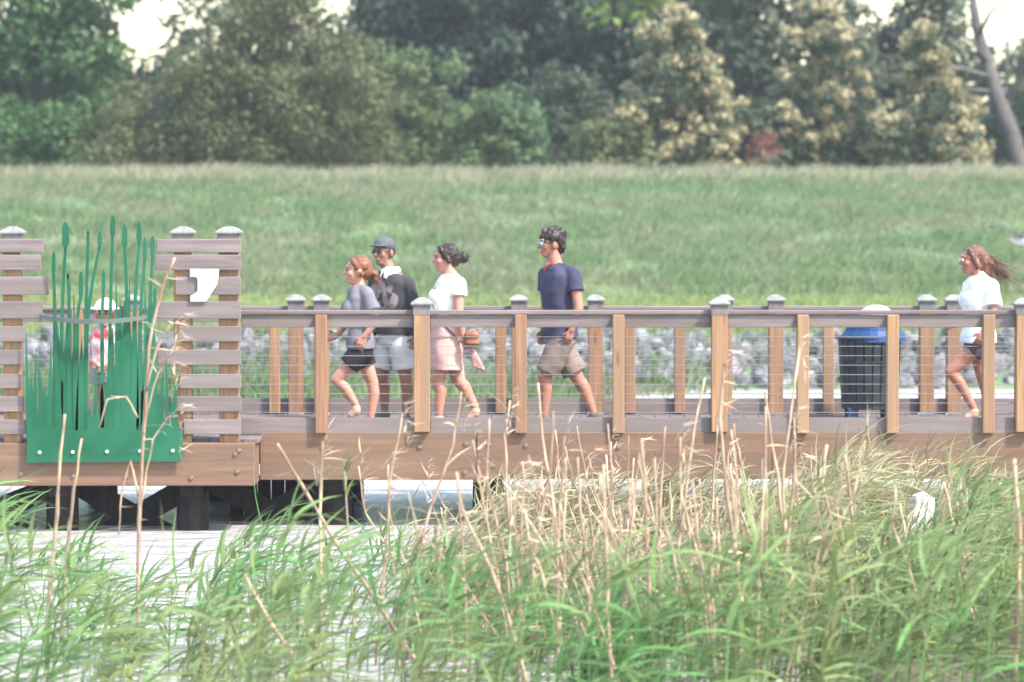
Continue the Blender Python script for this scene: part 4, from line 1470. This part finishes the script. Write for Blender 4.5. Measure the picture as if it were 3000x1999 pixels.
def reed_leaf(V, Q, s, d, ln, w, droop, nseg=4):
    k = len(V)
    d = Vector(d).normalized()
    side = d.cross(Vector((0, 0, 1))).normalized() * .75 + Vector((0, 0, 1)) * U(-.65, .65)
    side = (side - d * side.dot(d)).normalized()
    p = Vector(s)
    st = ln / nseg
    for i in range(nseg + 1):
        t = i / nseg
        ww = w * (min(1, .45 + 2.2 * t) if t < .3 else (1 - ((t - .3) / .7) ** 1.6)) + .0006
        V.append(tuple(p - side * ww))
        V.append(tuple(p + side * ww))
        if i < nseg:
            Q.append((k + 2 * i, k + 2 * i + 1, k + 2 * i + 3, k + 2 * i + 2))
        p = p + d * st
        d = (d + Vector((.10, 0, -droop))).normalized()


def reed_shoot(V, Q, x, y, z0, zt, lean, nl, lw=.0125, ll=.43):
    h = zt - z0
    top = Vector((x, y, zt))
    base = Vector((x - lean * h, y + U(-.05, .05), z0))
    mid = base.lerp(top, .55) + Vector((-.06 * h, 0, .03 * h))
    k = len(V)
    st = [base, base.lerp(mid, .5), mid, mid.lerp(top, .55), top]
    for i, p in enumerate(st):
        r = .0055 * (1 - .16 * i)
        V.append((p.x - r, p.y, p.z)); V.append((p.x + r, p.y, p.z))
    for i in range(4):
        Q.append((k + 2 * i, k + 2 * i + 1, k + 2 * i + 3, k + 2 * i + 2))
    for j in range(nl):
        t = U(.25, 1.0)
        f = t * 4
        i = min(int(f), 3)
        p = st[i].lerp(st[i + 1], f - i)
        up_ = random.gauss(.55, .35) if t < .85 else random.gauss(.75, .3)
        d = (random.gauss(.80, .62), random.gauss(0, .6), up_)
        reed_leaf(V, Q, p, d, ll * U(.55, 1.2), lw * U(.6, 1.25), U(.02, .34))


V, Q = [], []
n = 0
for _ in range(10200):
    px = U(-350, 3350)
    y = U(-12.5, -1.6 if px > 1900 else -3.2)
    e = env(px)
    if px < 1150:
        dn = .17 + .34 * max(0, noise.noise(Vector((px / 210, y * .5, 9)))) * 2
        if 640 < px < 920: dn += .12
        if px < 260: dn += .05
    elif px < 1500:
        dn = .34
    else:
        dn = .46
    if R() > dn * .42: continue
    ty = e + (2020 - e) * (R() ** 1.25)
    if 2585 < px < 2795 and y < -2.9: ty = max(ty, 1560 + U(0, 60))
    x = X(px, y)
    zt = Z(ty, y)
    z0 = max(ground_z(x, y), -.15)
    if zt - z0 < .12: continue
    reed_shoot(V, Q, x, y, z0, zt, U(.05, .35), int(U(5, 10)))
    n += 1
tag(np_obj('green_reeds', V, Q, M['reed_green']), 'dense green reeds bending in the wind along the near shore', 'reeds', kind='stuff')
V, Q = [], []
for _ in range(1700):
    px = random.gauss(2600, 210) if R() < .3 else U(1180, 2560)
    y = U(-9, -1.2)
    e = env(px) - 60
    ty = e - 10 + (1840 - e) * (R() ** 1.5)
    if 2585 < px < 2795 and y < -2.9: ty = max(ty, 1560 + U(0, 60))
    x = X(px, y)
    zt = Z(ty, y)
    z0 = max(ground_z(x, y), -.1)
    if zt - z0 < .15 or R() < .25: continue
    reed_shoot(V, Q, x, y, z0, zt, U(.2, .5), int(U(4, 8)), .008, .40)
for _ in range(620):
    px, y = U(1430, 3150), U(-3.4, -1.0)
    x, zt = X(px, y), Z(U(1392, 1500), y)
    z0 = max(ground_z(x, y), -.1)
    if 2610 < px < 2770 and y < -2.5: continue
    if zt - z0 > .15: reed_shoot(V, Q, x, y, z0, zt, U(.1, .4), int(U(6, 10)), .009, .36)
tag(np_obj('olive_reeds', V, Q, M['reed_olive']), 'yellowing olive reeds mixed in, tallest against the right edge beam', 'reeds', kind='stuff')

# ------------------------------------------------------------------ dry reed stalks, each a thing
GS = 'dry reed stalks standing among the green reeds'
def dry_leaf_mesh(seed):
    st = random.getstate()
    random.seed(seed)
    V, Q = [], []
    reed_leaf(V, Q, (0, 0, 0), (1, U(-.3, .3), U(-.3, .8)), U(.07, .24), U(.004, .008), random.gauss(.15, .25))
    random.setstate(st)
    return np_mesh('leaf', V, Q, M['straw_leaf'])
DLEAF = [dry_leaf_mesh(i) for i in range(10)]
def plume_mesh(seed, n=26):
    st = random.getstate()
    random.seed(seed)
    V, Q = [], []
    for i in range(n):
        t = i / n
        reed_leaf(V, Q, (.02 * t, U(-.01, .01), -.22 + .30 * t), (random.gauss(.6, .55), U(-.7, .7), random.gauss(.35, .5)), U(.03, .16) * (1.1 - .4 * t), U(.002, .0045), random.gauss(.08, .2), 3)
    random.setstate(st)
    return np_mesh('plume', V, Q, M['straw_leaf'])
PLUME = [plume_mesh(100 + i) for i in range(4)]


def dry_reed(pts_px, y, label, r=.0095, leaves=3, plume=False, to_ground=True):
    pts = [at(px, py, y) for px, py in pts_px]
    if to_ground:
        g = max(ground_z(pts[0].x, y), -.3)
        if pts[0].z > g:
            d = (pts[0] - pts[1])
            d = d / max(abs(d.z), .05)
            pts = [Vector((pts[0].x + d.x * (pts[0].z - g) * .8, y, g))] + pts
    t = thing('dry_reed', label, 'reed', pts[0], GS)
    n_ = []
    for a, b_ in zip(pts, pts[1:]):
        for k_ in range(3):
            n_.append(a.lerp(b_, k_ / 3) + Vector((random.gauss(0, .0035), random.gauss(0, .004), 0)))
    n_.append(pts[-1])
    m_ = len(n_)
    rad = [r * 1.12 * (1.15 - .55 * i / (m_ - 1)) * (1.22 if i % 3 == 0 else 1.0) for i in range(m_)]
    MB().tube(n_, rad, 5).build('stem', M['straw'], t, smooth=True)
    for _ in range(leaves):
        i = int(U(.35, .98) * (m_ - 1))
        o_ = inst('leaf', random.choice(DLEAF), n_[i], t, rot=(U(-.5, .5), U(-.6, .5), random.choice((U(-.6, .6), U(2.6, 3.7)))), scale=(U(.6, 1.1),) * 3)
    if plume:
        inst('plume', random.choice(PLUME), pts[-1], t, rot=(0, U(-.2, .3), U(-.3, .3)), scale=(U(.9, 1.3),) * 3)
    return t


k = 1.275
H = lambda *p: [(x * k, y * k) for x, y in p]
dry_reed(H((316, 1600), (320, 1200), (333, 950), (342, 800), (372, 660), (402, 592)), -9, 'tallest dry reed with ragged plume, standing in front of the green cattail panel', .011, 9)
for (x, y, sc, rz) in ((352, 800, 1.5, .1), (350, 720, 1.4, .3), (372, 730, 1.3, -.2), (345, 900, 1.3, 0), (340, 980, 1.1, .2), (335, 1040, 1.0, 0)):
    pass
dry_reed(H((318, 1230), (330, 1120), (350, 1010), (385, 960), (410, 955)), -9, 'thin bent dry reed arching right beside the tallest reed', .006, 5, True, False)
dry_reed(H((335, 900), (360, 800), (392, 748), (412, 740)), -9.02, 'feathery dry reed tip spreading right over the slatted screen', .006, 6, True, False)
dry_reed(H((334, 960), (362, 860), (392, 812)), -8.98, 'feathery dry side shoot below the plume of the tallest reed', .006, 6, True, False)
dry_reed(H((318, 1140), (300, 1060), (280, 1130), (272, 1230)), -9.03, 'dry reed bent over in a hook left of the tallest reed', .006, 2, False, False)
dry_reed(H((316, 960), (290, 912), (245, 918), (228, 985)), -9.04, 'dry reed leaf stalk drooping left across the green panel', .005, 1, False, False)
dry_reed(H((120, 1300), (132, 1180), (140, 1040), (149, 952)), -8.5, 'broken off dry stub in front of the green panel, left one', .012, 0)
dry_reed(H((155, 1280), (172, 1120), (188, 1008)), -8.4, 'shorter broken off dry stub in front of the green panel', .011, 0)
dry_reed(H((735, 1600), (738, 1300), (735, 1120), (742, 1015)), -9, 'upright dry reed beside the fresh green shoot in front of the edge beam', .011, 8, True)
dry_reed(H((1010, 1600), (870, 1390), (770, 1240), (690, 1110), (637, 1020)), -9.5, 'long dry reed leaning left across the dark gap under the boardwalk', .013, 4)
dry_reed(H((760, 1568), (720, 1480), (690, 1420)), -11, 'short dry stalk tilted left over the open water', .010, 0)
dry_reed(H((665, 1500), (605, 1400), (562, 1318)), -11, 'short bare dry stalk tilted left at the edge of the left green reeds', .011, 0)
dry_reed(H((1390, 1560), (1290, 1330), (1220, 1200), (1155, 1105)), -9.5, 'long dry reed leaning left below the white topped woman', .011, 4)
dry_reed(H((1370, 1600), (1300, 1350), (1270, 1150), (1245, 1000), (1236, 880)), -9.2, 'dry reed crossing in front of the navy shirted man', .010, 3)
dry_reed(H((1620, 1430), (1500, 1355), (1430, 1300), (1390, 1240)), -9.6, 'dry stalk fallen nearly flat across the green reeds', .009, 1)
dry_reed(H((1515, 1600), (1512, 1400), (1520, 1130), (1528, 980)), -8.5, 'straight dry stalk left of the middle capped post', .010, 2)
dry_reed(H((1540, 1520), (1560, 1250), (1590, 1020), (1620, 868)), -8.8, 'dry stalk tilted right reaching the toe board left of the capped post', .009, 2)
dry_reed(H((1760, 1600), (1705, 1380), (1668, 1150), (1655, 960), (1664, 835)), -9.2, 'tall dry stalk in front of the middle capped post', .012, 4, True)
dry_reed(H((1850, 1500), (1815, 1300), (1785, 1090), (1758, 900)), -9.0, 'thick dry stalk leaning left between the two posts right of the capped post', .012, 3)
dry_reed(H((1830, 1420), (1805, 1250), (1800, 1080), (1838, 800)), -9.3, 'dry reed with drooping seed sprays beside the litter bin', .010, 5, True)
dry_reed(H((1960, 1340), (1915, 1220), (1890, 1110), (1900, 1022)), -8.6, 'kinked dry stalk ending below the litter bin', .012, 0)
dry_reed(H((1978, 1330), (1960, 1200), (1942, 1045)), -8.4, 'short straight dry stalk right of the kinked one', .011, 0)
dry_reed(H((2330, 1600), (2340, 1380), (2342, 1200), (2330, 1055)), -10.5, 'thick dry stalk at the right edge of the reeds', .016, 1)
dry_reed(H((2250, 1480), (2215, 1330), (2195, 1220), (2168, 1110)), -8.8, 'dry stalk leaning left just right of the white boulder', .011, 2)
dry_reed(H((2090, 1300), (2080, 1230), (2068, 1160)), -8.0, 'stubby dry stalk left of the white boulder', .012, 0)
dry_reed(H((1640, 1600), (1625, 1450), (1612, 1330), (1600, 1180)), -9.7, 'split dry stalk in the thick of the straw clump', .010, 3)
dry_reed(H((1180, 1400), (1165, 1150), (1160, 1000), (1172, 920)), -9.0, 'dry stalk with hanging leaves before the pink skirted woman', .009, 8, True)
dry_reed(H((950, 1330), (985, 1180), (1040, 1020), (1060, 900)), -9.1, 'dry reed curving right with loose plume before the white topped woman', .008, 8, True)
dry_reed(H((890, 1200), (905, 1050), (925, 950)), -9.1, 'slim dry reed rising before the legs of the capped man', .007, 2, True)
MARKS = [(1240, 'below the capped man'), (1380, 'below the white topped woman'), (1530, 'left of the navy man'), (1680, 'below the navy shirted man'),
         (1815, 'right of the navy shirted man'), (1960, 'left of the middle capped post'), (2110, 'below the middle capped post'), (2240, 'right of the middle capped post'),
         (2360, 'left of the litter bin'), (2500, 'below the litter bin'), (2620, 'right of the litter bin'), (2760, 'beside the white boulder'), (2900, 'below the jogging woman')]
SEEN = {}


def dry_label(pts, lv, plm):
    px = (pts[0][0] + pts[-1][0]) / 2
    mk = min(MARKS, key=lambda m_: abs(m_[0] - px))[1]
    dx, dy = pts[-1][0] - pts[0][0], pts[0][1] - pts[-1][1]
    tilt = 'leaning left' if dx < -.12 * dy else 'leaning right' if dx > .10 * dy else 'upright'
    size = 'short' if dy < 330 else 'tall' if dy > 560 else 'middling'
    dec = 'with dry plume' if plm else 'bare' if lv == 0 else 'with one leaf' if lv == 1 else 'with few leaves'
    return f"{size} {dec} dry stalk {tilt} {mk}" if dec == 'bare' else f"{size} dry stalk {dec} {tilt} {mk}"


for i in range(106):
    px = random.gauss(1900, 300) if R() < .72 else U(1150, 2950)
    y = U(-11.5, -6)
    yb = U(1650, 2020)
    yt = U(1330, 1620) if R() < .62 else U(1180, 1400)
    if px > 2450: yt = max(yt, 1430)
    if px < 1500: yt = max(yt, 1290)
    ln_ = random.gauss(-.10, .16)
    hgt = yb - yt
    pts = [(px, yb), (px + ln_ * hgt * .45 + U(-6, 6), yb - hgt * .4), (px + ln_ * hgt + U(-10, 10), yb - hgt * .75), (px + ln_ * hgt * 1.15 + U(-12, 14), yt)]
    lv, plm, rr = int(U(0, 5)), R() < .2, U(.0045, .0098)
    dry_reed(pts, y, dry_label(pts, lv, plm), rr, lv, plm)
# fresh green shoot
gs = thing('green_shoot', 'fresh bright green reed shoot above the edge beam, left of the centre', 'reed', (X(1010, -8.8), -8.8, 0))
V, Q = [], []
b0 = at(1020, 1560, -8.8); t0 = at(1008, 1350, -8.8)
for i in range(16):
    p = b0.lerp(t0, .45 + .55 * i / 16)
    reed_leaf(V, Q, p, (U(-.3, .8), U(-.4, .4), U(.4, 1.1)), U(.10, .2), U(.006, .010), U(.05, .25))
np_obj('leaves', V, Q, M['reed_green'], gs)
MB().tube([Vector((b0.x + .05, -8.8, 0)), b0, t0], [.008, .007, .004], 5).build('stem', M['straw'], gs)

# ------------------------------------------------------------------ haze
hz = MB().box(-160, 160, -100, 200, -3.0, 26).build('haze', None)
tag(hz, kind='stuff')
mh_ = bpy.data.materials.new('haze air')
mh_.use_nodes = True
nt = mh_.node_tree
nt.nodes.remove(nt.nodes['Principled BSDF'])
pv = nt.nodes.new('ShaderNodeVolumePrincipled')
pv.inputs['Color'].default_value = (.88, .93, 1.0, 1)
pv.inputs['Density'].default_value = .00045
nt.links.new(pv.outputs[0], nt.nodes['Material Output'].inputs['Volume'])
hz.data.materials.append(mh_)
